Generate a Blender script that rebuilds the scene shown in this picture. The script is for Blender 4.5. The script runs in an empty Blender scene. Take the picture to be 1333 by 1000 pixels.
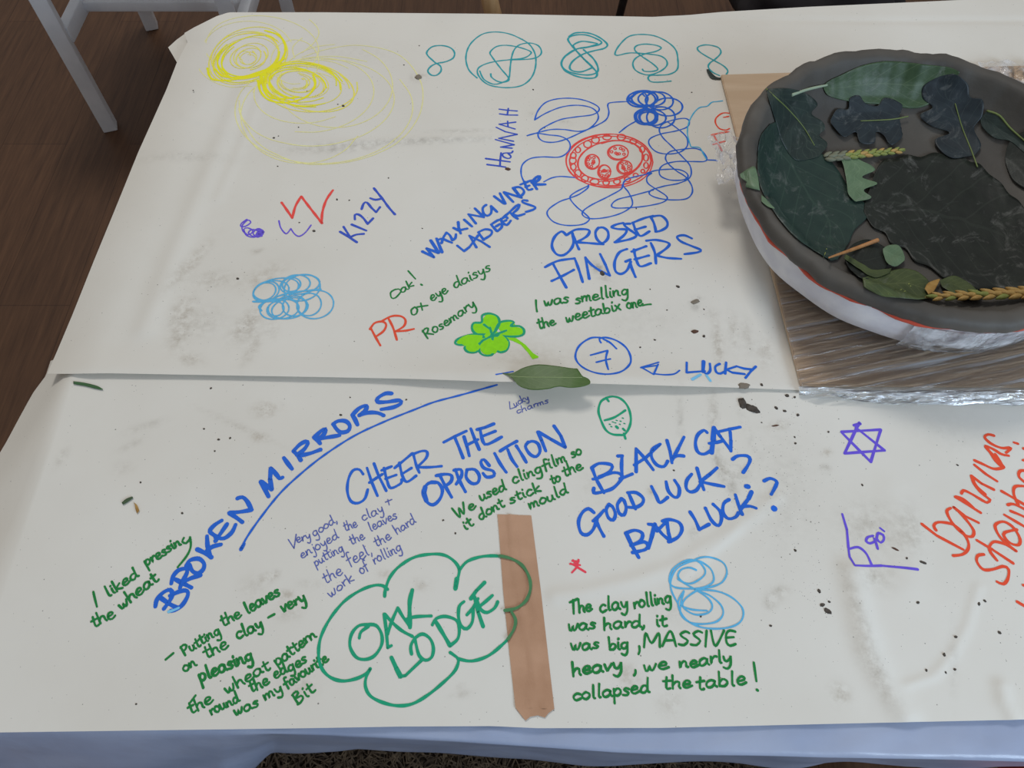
import bpy, bmesh, math, random
from mathutils import Vector, noise, Matrix
C = bpy.context.scene
COL = C.collection
# ---------------------------------------------------------------- camera, sky, lights, exposure
PITCH = math.radians(58.8)
CAMZ = 1.59
F_PX = 1000.0
cam = bpy.data.cameras.new('camera'); cam.sensor_width = 36.0; cam.lens = 36.0*F_PX/1333.0
cam.clip_start = 0.02
co = bpy.data.objects.new('camera', cam); COL.objects.link(co)
co.location = (0, 0, CAMZ); co.rotation_euler = (math.pi/2-PITCH, 0, 0)
C.camera = co
vs = C.view_settings
vs.view_transform = 'Standard'; vs.look = 'None'; vs.gamma = 1.0; vs.use_curve_mapping = False
vs.exposure = 0.0
w = bpy.data.worlds.new('daylit_room'); C.world = w; w.use_nodes = True
wn = w.node_tree.nodes; wl = w.node_tree.links
bg = wn['Background']; bg.inputs['Strength'].default_value = 0.292
# soft daylit room: brighter towards the windows, dimmer towards the floor
tc = wn.new('ShaderNodeTexCoord'); sx = wn.new('ShaderNodeSeparateXYZ'); wr = wn.new('ShaderNodeValToRGB'); mr = wn.new('ShaderNodeMapRange')
mr.inputs[1].default_value = -1; mr.inputs[2].default_value = 1
wl.new(tc.outputs['Generated'], sx.inputs[0]); wl.new(sx.outputs['Z'], mr.inputs[0]); wl.new(mr.outputs[0], wr.inputs[0])
wr.color_ramp.elements[0].position = .35; wr.color_ramp.elements[0].color = (.46,.44,.42,1)
wr.color_ramp.elements[1].position = .75; wr.color_ramp.elements[1].color = (1.0,1.0,1.02,1)
wl.new(wr.outputs[0], bg.inputs[0])
def window_light(name, loc, target, sx_, sy_, power, col):
    l = bpy.data.lights.new(name, 'AREA'); l.shape = 'RECTANGLE'; l.size = sx_; l.size_y = sy_; l.energy = power; l.color = col
    o = bpy.data.objects.new(name, l); COL.objects.link(o); o.location = loc
    o.rotation_euler = (Vector(target)-Vector(loc)).to_track_quat('-Z', 'Y').to_euler(); return o
window_light('far_window_daylight', (-0.8, 3.3, 5.3), (0.2, .6, .74), 1.2, 1.2, 86, (1.0, .97, .92))
window_light('near_window_daylight', (2.0, -1.4, 2.0), (0.5, .4, .7), 1.4, 1.2, 50, (.64, .81, 1.0))

# ---------------------------------------------------------------- helpers
PX0, PY0 = 666.5, 500.0
cP, sP = math.cos(PITCH), math.sin(PITCH)
def ray(px, py):
    u = (px-PX0)/F_PX; v = (PY0-py)/F_PX
    return Vector((u, cP+v*sP, -sP+v*cP))
def T(px, py, z):
    """point on the horizontal level z of the place that shows at pixel (px, py) of the photograph"""
    d = ray(px, py); t = (z-CAMZ)/d.z
    return Vector((d.x*t, d.y*t, z))
TZ = 0.740                                    # level of the paper
def lin(r, g, b, k=1.0):
    def f(c):
        c = c/255.0
        return (c/12.92 if c <= .04045 else ((c+.055)/1.055)**2.4)*k
    return (min(f(r), .95), min(f(g), .95), min(f(b), .95), 1)
MATS = {}
def mat(name, col, rough=.7, col2=None, scale=30.0, bump=0.0, bscale=200.0, spec=.3, coat=0.0, stretch=(1,1,1), metal=0.0, detail=4.0, lo=.35, hi=.65):
    m = bpy.data.materials.new(name); m.use_nodes = True; MATS[name] = m
    nt = m.node_tree; b = nt.nodes['Principled BSDF']
    b.inputs['Roughness'].default_value = rough; b.inputs['Specular IOR Level'].default_value = spec
    b.inputs['Coat Weight'].default_value = coat; b.inputs['Metallic'].default_value = metal
    b.inputs['Base Color'].default_value = col
    tcn = nt.nodes.new('ShaderNodeTexCoord'); mp = nt.nodes.new('ShaderNodeMapping'); mp.inputs['Scale'].default_value = stretch
    nt.links.new(tcn.outputs['Object'], mp.inputs[0])
    if col2 is None: col2 = tuple(c*.88 for c in col[:3])+(1,)
    n = nt.nodes.new('ShaderNodeTexNoise'); n.inputs['Scale'].default_value = scale; n.inputs['Detail'].default_value = detail
    r = nt.nodes.new('ShaderNodeValToRGB'); r.color_ramp.elements[0].position = lo; r.color_ramp.elements[1].position = hi
    r.color_ramp.elements[0].color = col; r.color_ramp.elements[1].color = col2
    nt.links.new(mp.outputs[0], n.inputs['Vector']); nt.links.new(n.outputs['Fac'], r.inputs[0]); nt.links.new(r.outputs[0], b.inputs['Base Color'])
    if bump:
        n2 = nt.nodes.new('ShaderNodeTexNoise'); n2.inputs['Scale'].default_value = bscale; n2.inputs['Detail'].default_value = 5
        bp = nt.nodes.new('ShaderNodeBump'); bp.inputs['Strength'].default_value = bump; bp.inputs['Distance'].default_value = .002
        nt.links.new(mp.outputs[0], n2.inputs['Vector']); nt.links.new(n2.outputs['Fac'], bp.inputs['Height']); nt.links.new(bp.outputs[0], b.inputs['Normal'])
    return m
def obj(name, me, m, parent=None, smooth=True):
    if isinstance(me, bmesh.types.BMesh):
        bm = me; me = bpy.data.meshes.new(name); bm.to_mesh(me); bm.free()
    if m is not None and len(me.materials) == 0: me.materials.append(m)
    if smooth:
        for p in me.polygons: p.use_smooth = True
    o = bpy.data.objects.new(name, me); COL.objects.link(o)
    if parent is not None: o.parent = parent
    return o
def tag(o, label=None, cat=None, group=None, kind=None):
    if label: o['label'] = label
    if cat: o['category'] = cat
    if group: o['group'] = group
    if kind: o['kind'] = kind
    return o
def thing(name, label, cat, loc=(0,0,0), group=None):
    o = bpy.data.objects.new(name, None); COL.objects.link(o); o.location = loc; o.empty_display_size = .05
    return tag(o, label, cat, group)
def pydata(name, verts, faces):
    me = bpy.data.meshes.new(name); me.from_pydata([tuple(v) for v in verts], [], faces); me.update(); return me
def grid_faces(n, m, wrap=False):
    fs = []
    for i in range(n-1):
        for j in range(m if wrap else m-1):
            k = (j+1) % m
            fs.append((i*m+j, i*m+k, (i+1)*m+k, (i+1)*m+j))
    return fs
def box_bm(lo, hi, bev=.002, rot=None, about=None):
    bm = bmesh.new(); bmesh.ops.create_cube(bm, size=1)
    for v in bm.verts:
        v.co = Vector([lo[i]+(v.co[i]+.5)*(hi[i]-lo[i]) for i in range(3)])
    if bev: bmesh.ops.bevel(bm, geom=bm.edges[:], offset=bev, segments=2, affect='EDGES', profile=.6)
    return bm
def bar_bm(a, b, wx, wy, bev=.002, roll=0.0):
    a, b = Vector(a), Vector(b); d = b-a
    bm = box_bm((-wx/2, -wy/2, 0), (wx/2, wy/2, d.length), bev)
    q = d.to_track_quat('Z', 'Y').to_matrix().to_4x4() @ Matrix.Rotation(roll, 4, 'Z')
    bm.transform(Matrix.Translation(a) @ q); return bm
def tube_bm(pts, radii, seg=12, closed=True):
    bm = bmesh.new(); rings = []
    for i, p in enumerate(pts):
        p = Vector(p); d = Vector(pts[min(i+1, len(pts)-1)])-Vector(pts[max(i-1, 0)])
        q = d.to_track_quat('Z', 'Y'); r = radii[i] if isinstance(radii, (list, tuple)) else radii
        rings.append([bm.verts.new(p+q @ Vector((r*math.cos(2*math.pi*k/seg), r*math.sin(2*math.pi*k/seg), 0))) for k in range(seg)])
    for a, b in zip(rings, rings[1:]):
        for k in range(seg): bm.faces.new((a[k], a[(k+1) % seg], b[(k+1) % seg], b[k]))
    if closed:
        bm.faces.new(rings[0][::-1]); bm.faces.new(rings[-1])
    return bm
def resample(poly, n):
    poly = [Vector(p) for p in poly]
    acc = [0.0]
    for a, b in zip(poly, poly[1:]): acc.append(acc[-1]+(b-a).length)
    out = []
    for i in range(n):
        s = acc[-1]*i/(n-1); k = 0
        while k < len(acc)-2 and acc[k+1] < s: k += 1
        q = (s-acc[k])/max(acc[k+1]-acc[k], 1e-9); out.append(poly[k].lerp(poly[k+1], min(max(q, 0), 1)))
    return out
def catmull(pts, step):
    P = [pts[0]]+list(pts)+[pts[-1]]; out = []
    for i in range(1, len(P)-2):
        a, b, c, d = P[i-1], P[i], P[i+1], P[i+2]
        n = max(2, int((c-b).length/step))
        for k in range(n):
            t = k/n; t2 = t*t; t3 = t2*t
            out.append(.5*((2*b)+(c-a)*t+(2*a-5*b+4*c-d)*t2+(3*b-a-3*c+d)*t3))
    out.append(P[-2]); return out
def sstep(a, b, x):
    t = min(max((x-a)/(b-a), 0), 1); return t*t*(3-2*t)
def seg_dist(x, y, poly):
    best = 1e18
    for (ax, ay), (bx, by) in zip(poly, poly[1:]):
        dx, dy = bx-ax, by-ay; l2 = dx*dx+dy*dy
        t = 0 if l2 == 0 else min(max(((x-ax)*dx+(y-ay)*dy)/l2, 0), 1)
        d = (x-ax-t*dx)**2+(y-ay-t*dy)**2
        if d < best: best = d
    return math.sqrt(best)
def plan(pts): return [tuple(T(x, y, TZ)[:2]) for x, y in pts]

# ---------------------------------------------------------------- floor
def floor_material():
    m = bpy.data.materials.new('brown_wood_floor'); m.use_nodes = True; nt = m.node_tree; b = nt.nodes['Principled BSDF']
    tcn = nt.nodes.new('ShaderNodeTexCoord'); mp = nt.nodes.new('ShaderNodeMapping'); mp.inputs['Scale'].default_value = (26, 1.6, 1)
    mp.inputs['Rotation'].default_value = (0, 0, math.radians(-3))
    n = nt.nodes.new('ShaderNodeTexNoise'); n.inputs['Scale'].default_value = 3.0; n.inputs['Detail'].default_value = 8; n.inputs['Roughness'].default_value = .65
    r = nt.nodes.new('ShaderNodeValToRGB'); r.color_ramp.elements[0].position = .3; r.color_ramp.elements[1].position = .72
    r.color_ramp.elements[0].color = lin(74, 49, 32); r.color_ramp.elements[1].color = lin(104, 73, 50)
    br = nt.nodes.new('ShaderNodeTexBrick'); br.inputs['Scale'].default_value = 1.0; br.inputs['Brick Width'].default_value = 1.2; br.inputs['Row Height'].default_value = .19
    br.inputs['Mortar Size'].default_value = .0012; br.inputs['Color1'].default_value = (1,1,1,1); br.inputs['Color2'].default_value = (.82,.82,.82,1); br.inputs['Mortar'].default_value = (.55,.5,.45,1)
    mp2 = nt.nodes.new('ShaderNodeMapping'); mp2.inputs['Rotation'].default_value = (0, 0, math.pi/2)
    mx = nt.nodes.new('ShaderNodeMix'); mx.data_type = 'RGBA'; mx.blend_type = 'MULTIPLY'; mx.inputs[0].default_value = 1
    L = nt.links.new
    L(tcn.outputs['Object'], mp.inputs[0]); L(mp.outputs[0], n.inputs['Vector']); L(n.outputs['Fac'], r.inputs[0])
    L(tcn.outputs['Object'], mp2.inputs[0]); L(mp2.outputs[0], br.inputs['Vector'])
    L(r.outputs[0], mx.inputs[6]); L(br.outputs['Color'], mx.inputs[7]); L(mx.outputs[2], b.inputs['Base Color'])
    b.inputs['Roughness'].default_value = .48; b.inputs['Specular IOR Level'].default_value = .3
    return m
fl = obj('floor', box_bm((-4.5, -3, -.05), (4.5, 5.5, 0), 0), floor_material(), smooth=False); tag(fl, kind='structure')

# ---------------------------------------------------------------- table
WHITE_TOP = mat('pale_laminate', lin(205, 203, 198), .5)
STEEL = mat('grey_steel', lin(120, 122, 126), .35, metal=.8)
tb = thing('table', 'long table covered with drawn-on white paper', 'table', (.33, .7, 0))
def local(o, parent):
    o.parent = parent; o.matrix_parent_inverse = Matrix.Translation(-Vector(parent.location)); return o
local(obj('tabletop', box_bm((-.525, .115, .705), (1.3, 1.27, .7345), .004), WHITE_TOP), tb)
for lx in (-.50, 1.22):
    for ly in (.46, 1.2):
        local(obj('leg', bar_bm((lx, ly, 0), (lx, ly, .705), .04, .04), STEEL), tb)

# ---------------------------------------------------------------- paper material
def paper_material(name):
    m = bpy.data.materials.new(name); m.use_nodes = True; nt = m.node_tree; b = nt.nodes['Principled BSDF']; L = nt.links.new
    N = nt.nodes.new
    tcn = N('ShaderNodeTexCoord'); at = N('ShaderNodeAttribute'); at.attribute_name = 'dirt'
    sep = N('ShaderNodeSeparateColor'); L(at.outputs['Color'], sep.inputs[0])
    base = N('ShaderNodeTexNoise'); base.inputs['Scale'].default_value = 5; base.inputs['Detail'].default_value = 6; L(tcn.outputs['Object'], base.inputs['Vector'])
    ramp = N('ShaderNodeValToRGB'); L(base.outputs['Fac'], ramp.inputs[0])
    ramp.color_ramp.elements[0].position = .3; ramp.color_ramp.elements[0].color = (.75, .717, .645, 1)
    ramp.color_ramp.elements[1].position = .7; ramp.color_ramp.elements[1].color = (.80, .774, .708, 1)
    # rubbed-in clay: streaky, broken up by noise, only where the dirt attribute says so
    sn = N('ShaderNodeTexNoise'); sn.inputs['Scale'].default_value = 90; sn.inputs['Detail'].default_value = 5; sn.inputs['Roughness'].default_value = .7; L(tcn.outputs['Object'], sn.inputs['Vector'])
    sr = N('ShaderNodeMapRange'); sr.inputs[1].default_value = .38; sr.inputs[2].default_value = .68; L(sn.outputs['Fac'], sr.inputs[0])
    mul = N('ShaderNodeMath'); mul.operation = 'MULTIPLY'; L(sr.outputs[0], mul.inputs[0]); L(sep.outputs[0], mul.inputs[1])
    dc = N('ShaderNodeMix'); dc.data_type = 'RGBA'; dc.inputs[6].default_value = lin(140, 136, 127); dc.inputs[7].default_value = lin(148, 128, 98); L(sep.outputs[1], dc.inputs[0])
    m1 = N('ShaderNodeMix'); m1.data_type = 'RGBA'; L(mul.outputs[0], m1.inputs[0]); L(ramp.outputs[0], m1.inputs[6]); L(dc.outputs[2], m1.inputs[7])
    prev = m1.outputs[2]
    # fine clay specks
    for sc, rad, dens in ((210, .13, .045), (95, .085, .05), (420, .16, .05)):
        vo = N('ShaderNodeTexVoronoi'); vo.inputs['Scale'].default_value = sc; L(tcn.outputs['Object'], vo.inputs['Vector'])
        sc_ = N('ShaderNodeSeparateColor'); L(vo.outputs['Color'], sc_.inputs[0])
        lt = N('ShaderNodeMath'); lt.operation = 'LESS_THAN'; L(vo.outputs['Distance'], lt.inputs[0]); lt.inputs[1].default_value = rad
        dm = N('ShaderNodeMath'); dm.operation = 'MULTIPLY_ADD'; L(sep.outputs[2], dm.inputs[0]); dm.inputs[1].default_value = .5; dm.inputs[2].default_value = dens*.35
        l2 = N('ShaderNodeMath'); l2.operation = 'LESS_THAN'; L(sc_.outputs[0], l2.inputs[0]); L(dm.outputs[0], l2.inputs[1])
        an = N('ShaderNodeMath'); an.operation = 'MULTIPLY'; L(lt.outputs[0], an.inputs[0]); L(l2.outputs[0], an.inputs[1])
        al = N('ShaderNodeMath'); al.operation = 'MULTIPLY'; L(an.outputs[0], al.inputs[0]); al.inputs[1].default_value = .75
        mm = N('ShaderNodeMix'); mm.data_type = 'RGBA'; L(al.outputs[0], mm.inputs[0]); L(prev, mm.inputs[6]); mm.inputs[7].default_value = lin(96, 92, 84)
        prev = mm.outputs[2]
    L(prev, b.inputs['Base Color'])
    fn = N('ShaderNodeTexNoise'); fn.inputs['Scale'].default_value = 14; fn.inputs['Detail'].default_value = 7; L(tcn.outputs['Object'], fn.inputs['Vector'])
    bp = N('ShaderNodeBump'); bp.inputs['Strength'].default_value = .25; bp.inputs['Distance'].default_value = .004; L(fn.outputs['Fac'], bp.inputs['Height']); L(bp.outputs[0], b.inputs['Normal'])
    b.inputs['Roughness'].default_value = .62; b.inputs['Specular IOR Level'].default_value = .25
    return m
PAPER = paper_material('drawing_paper')

# ---------------------------------------------------------------- relief of the two sheets
SEAM = plan([(40,486),(62,487),(140,486),(300,489),(420,491),(520,493),(640,496.5),(700,498),(770,499.5),(860,502),(960,505),(1040,508),(1200,512),(1420,520),(1720,531)])
def seam_y(x):
    for (ax, ay), (bx, by) in zip(SEAM, SEAM[1:]):
        if x <= bx: return ay+(by-ay)*(x-ax)/(bx-ax)
    return SEAM[-1][1]
LIFT = [(-.65,.010),(-.55,.006),(-.40,.005),(-.20,.006),(-.08,.010),(0,.014),(.1,.0145),(.2,.011),(.33,.004),(.45,.002),(1.2,.002)]
def lift(x):
    for (ax, ay), (bx, by) in zip(LIFT, LIFT[1:]):
        if x <= bx: return ay+(by-ay)*sstep(ax, bx, x)
    return .002
RU = [(plan([(318,120),(300,160),(270,235),(225,340),(190,430)]), .0022, .016), (plan([(345,110),(318,185),(285,260)]), .0010, .008),
      (plan([(880,23),(1000,27),(1150,28),(1400,27)]), -.0016, .008), (plan([(240,150),(330,190),(420,186),(640,180)]), .0006, .006),
      (plan([(640,320),(820,300),(960,260)]), .0006, .03), (plan([(560,430),(600,470),(640,492)]), .0012, .02)]
RL = [(plan([(722,777),(760,772),(820,758),(880,738),(930,705),(975,675),(1010,648)]), .0016, .009), (plan([(1108,745),(1118,800),(1130,850),(1150,890),(1176,930)]), .0034, .014),
      (plan([(1272,765),(1258,815),(1240,850),(1215,880),(1180,892)]), .0010, .005), (plan([(1302,895),(1306,915),(1318,935)]), .0022, .008),
      (plan([(690,930),(700,800),(665,660),(655,620)]), .0006, .004), (plan([(1160,640),(1185,700),(1180,760)]), .0012, .02), (plan([(60,600),(140,640),(230,645)]), .0008, .03),
      (plan([(885,755),(930,715),(960,690)]), .0008, .004)]
def relief(x, y, RR):
    h = .0009*noise.noise(Vector((x*5, y*5, RR is RU)))+.0009
    for poly, amp, wd in RR:
        d = seg_dist(x, y, poly)
        if d < wd*3: h += 1.6*amp*math.exp(-(d/wd)**2)
    return h
def hU(x, y):
    d = max(y-seam_y(x), 0)
    return .0012+relief(x, y, RU)+lift(x)*math.exp(-(d/.032)**1.5)
def hL(x, y): return .0002+relief(x, y, RL)*1.0
# patches of rubbed-in clay: px, py, rx, ry, turn, strength, brown (0 grey .. 1 brown)
STAIN = [(530,186,120,5,-3,.75,.2),(430,196,60,6,-4,.5,.2),(600,172,45,3,-2,.55,.3),(240,205,60,8,5,.3,.2),(248,345,10,38,25,.6,.8),(238,405,14,22,10,.6,.8),(232,440,12,18,0,.6,.8),(280,365,26,12,0,.5,.7),
 (262,420,30,22,0,.35,.5),(322,425,14,24,20,.85,.7),(330,455,8,24,10,.6,.7),(250,470,18,8,20,.6,.7),(345,360,30,14,-40,.45,.9),(355,430,8,14,-20,.4,.6),(335,328,8,4,-10,.7,.5),
 (346,534,16,9,0,.9,1),(338,570,10,6,0,.6,1),(310,555,60,3,25,.45,.5),(190,555,22,6,-20,.4,.4),(170,580,16,5,-30,.4,.4),(82,596,6,14,10,.5,.5),(160,610,14,7,0,.35,.5),
 (934,450,7,34,4,.8,.75),(954,432,6,26,4,.6,.7),(972,440,6,24,4,.55,.6),(995,460,10,22,8,.6,.8),(925,410,10,8,0,.3,.4),(905,393,8,6,-20,.9,.1),(905,402,6,4,40,.8,.1),
 (782,356,7,16,-30,1.0,.3),(775,348,10,4,30,.8,.3),(928,540,5,26,8,.9,.5),(935,600,6,22,-10,.6,.4),(938,612,9,26,-20,.4,.4),(885,545,4,34,5,.5,.2),(972,560,4,30,-10,.45,.2),(960,615,14,12,-40,.6,.4),(952,640,8,14,0,.5,.3),
 (1012,555,16,5,-8,.75,1),(1075,590,6,5,0,.8,1),(1074,611,7,5,0,.7,.4),(1020,640,40,70,10,.22,.3),(1010,775,16,8,-20,.5,.6),(1002,785,7,8,0,.6,.5),(1018,768,10,4,20,.4,.5),(1093,903,12,12,0,.7,.9),(872,916,15,14,0,.45,.9),
 (905,692,6,10,30,.7,.4),(1140,750,22,16,0,.5,.6),(1150,690,40,30,0,.3,.6),(1185,690,14,30,15,.4,.6),(1120,680,30,25,0,.25,.6),(1115,800,10,60,-6,.5,.6),(1140,880,12,40,-20,.45,.6),(1240,860,5,40,15,.3,.4),
 (262,910,3,3,0,.3,.5),(350,752,11,5,-10,.8,.8),(370,776,14,6,-5,.8,1),(376,798,16,9,0,.5,.9),(330,765,18,14,0,.3,.7),(405,760,18,5,10,.3,.6),(358,748,5,4,0,.9,.5),(388,888,22,14,30,.5,1),(548,762,12,7,0,.5,1),(500,748,8,5,20,.5,1),(640,770,10,6,0,.3,.8),
 (812,790,10,10,0,.3,.9),(820,885,16,10,0,.5,1),(813,870,14,8,0,.3,1),(880,800,30,10,10,.25,.5),(915,755,14,6,-20,.35,.5),(847,640,5,8,0,.7,1),(600,905,14,5,-10,.4,.6),(598,893,5,3,0,.5,.6),(545,102,9,8,0,.9,.5),
 (700,435,60,30,0,.12,.9),(835,420,50,30,0,.15,.3),(690,470,60,14,0,.25,1),(770,640,20,40,0,.15,.4),(1230,560,60,30,20,.12,.4),(150,190,30,6,0,.3,.3),(470,70,60,20,0,.12,.3),(735,160,10,5,30,.4,.4),(692,150,6,5,0,.3,.4)]
SPECK = [(1030,610,60,90,.35),(1040,760,60,60,.3),(1060,780,14,14,.9),(870,440,90,50,.12),(1300,810,60,60,.2),(250,400,60,60,.12),(980,620,40,60,.25),(620,120,120,60,.08),(800,90,150,60,.06),(300,620,80,60,.06),(235,660,30,30,.12)]
STW = []
for px, py, rx, ry, rt, st, br in STAIN:
    c = T(px, py, TZ); a = T(px+5, py, TZ); k = (a-c).length/5
    STW.append((c.x, c.y, rx*k, ry*k*1.15, math.radians(-rt), st*.8, br))
SPW = []
for px, py, rx, ry, st in SPECK:
    c = T(px, py, TZ); k = (T(px+5, py, TZ)-c).length/5; SPW.append((c.x, c.y, rx*k, ry*k*1.15, st))
def paint_dirt(me):
    at = me.attributes.new('dirt', 'FLOAT_COLOR', 'POINT')
    for i, v in enumerate(me.vertices):
        x, y = v.co.x, v.co.y; r = 0; g = 0; b = 0
        for cx, cy, rx, ry, rt, st, br in STW:
            dx, dy = x-cx, y-cy
            if abs(dx) < rx*2+ry*2 and abs(dy) < rx*2+ry*2:
                ca, sa = math.cos(rt), math.sin(rt); q = ((dx*ca+dy*sa)/rx)**2+((-dx*sa+dy*ca)/ry)**2
                if q < 4:
                    e = st*math.exp(-q*1.1)
                    if e > .01: g = (g*r+br*e)/(r+e); r += e
        for cx, cy, rx, ry, st in SPW:
            q = ((x-cx)/rx)**2+((y-cy)/ry)**2
            if q < 6: b += st*math.exp(-q)
        at.data[i].color = (min(r, 1), g, min(b, 1), 1)
def coons(top, bottom, left, right, n, m):
    top, bottom = resample([(x, y, 0) for x, y in top], m), resample([(x, y, 0) for x, y in bottom], m)
    left, right = resample([(x, y, 0) for x, y in left], n), resample([(x, y, 0) for x, y in right], n)
    G = []
    for i in range(n):
        v = i/(n-1)
        for j in range(m):
            u = j/(m-1)
            G.append((1-v)*top[j]+v*bottom[j]+(1-u)*left[i]+u*right[i]-((1-u)*(1-v)*top[0]+u*(1-v)*top[-1]+(1-u)*v*bottom[0]+u*v*bottom[-1]))
    return G
def sheet(name, G, n, m, hf, drop):
    V = []
    for g in G:
        dz = drop(g.x, g.y); p = T(g.x, g.y, TZ+dz); h = hf(p.x, p.y)
        p = T(g.x, g.y, TZ+dz+h); p.z = TZ+dz+hf(p.x, p.y); V.append(p)
    me = pydata(name, V, [f[::-1] for f in grid_faces(n, m)]); paint_dirt(me); return me
# upper (far) sheet: rolls down a little past the left edge of the table
UL = [(240,43),(244,55),(230,82),(216,118),(180,198),(150,272),(122,340),(95,408),(62,487)]
ULp = [Vector((a, b, 0)) for a, b in UL]
def drop_up(x, y):
    d = seg_dist(x, y, UL); z = 0
    if d < 55: z -= .016*(1-d/55)**2
    if y < 32 and x < 330: pass
    return z
upper = thing('paper_sheet', 'far white paper sheet covering most of the table, with the yellow scribble', 'paper', T(700, 250, TZ), 'sheets of drawing paper')
n, m = 190, 310
G = coons([(240,43),(252,36),(266,29),(282,21),(298,16),(420,16),(640,18),(850,22),(900,19),(940,15.5),(1050,9),(1206,2),(1420,-8),(1720,-20)], [(62,487),(140,486),(300,489),(420,491),(520,493),(640,496.5),(700,498),(770,499.5),(860,502),(960,505),(1040,508),(1200,512),(1420,520),(1720,531)], UL, [(1720,-20),(1720,531)], n, m)
local(obj('paper', sheet('far_sheet', G, n, m, hU, drop_up), PAPER), upper)
fc = [T(241,44,.716), T(246,57,.716), T(232,84,.710), T(219,62,.706), T(230,52,.710)]
fb = bmesh.new(); fb.faces.new([fb.verts.new(p) for p in fc])
fco = local(obj('folded_corner', fb, PAPER, smooth=False), upper); md = fco.modifiers.new('t', 'SOLIDIFY'); md.thickness = .0004; fco['label'] = 'small folded paper corner'
# lower (near) sheet: lies flat, its left margin bends down over the table edge
lower = thing('paper_sheet', 'near white paper sheet along the front edge, with the cloud drawing', 'paper', T(700, 720, TZ), 'sheets of drawing paper')
LC = [(104,470),(92,490),(64,580),(37,660),(0,772),(-60,955)]
LO = [(66,470),(60,490),(44,512),(8,575),(-70,700),(-150,955)]
n, m = 120, 310
G = coons([(104,470),(400,475),(800,484),(1420,500),(1720,508)], [(-60,946),(0,945),(400,941.5),(520,940),(640,940),(700,943),(860,943.5),(1100,939),(1333,935),(1420,934),(1720,932)], LC, [(1720,508),(1720,932)], n, m)
me = sheet('near_sheet', G, n, m, hL, lambda x, y: 0.0)
bm = bmesh.new(); bm.from_mesh(me); bm.verts.ensure_lookup_table(); first = [bm.verts[i*m] for i in range(n)]
lo_ = resample([(x, y, 0) for x, y in LO], n); rows = []
for i in range(n):
    e0 = first[i].co.copy(); q = lo_[i]; e1 = T(q.x, q.y, TZ-.055); row = [first[i]]
    for k in range(1, 7):
        t = k/6; p = e0.lerp(e1, t); p.z = e0.z+(e1.z-e0.z)*(t**1.25)+.0015*math.sin(9*p.y*3+k); row.append(bm.verts.new(p))
    rows.append(row)
for a, b in zip(rows, rows[1:]):
    for k in range(6): bm.faces.new((a[k], b[k], b[k+1], a[k+1])[::-1])
bmesh.ops.recalc_face_normals(bm, faces=bm.faces)
me2 = bpy.data.meshes.new('near_sheet'); bm.to_mesh(me2); bm.free()
if 'dirt' in me2.attributes: me2.attributes.remove(me2.attributes['dirt'])
paint_dirt(me2); bpy.data.meshes.remove(me)
local(obj('paper', me2, PAPER), lower)

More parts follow.
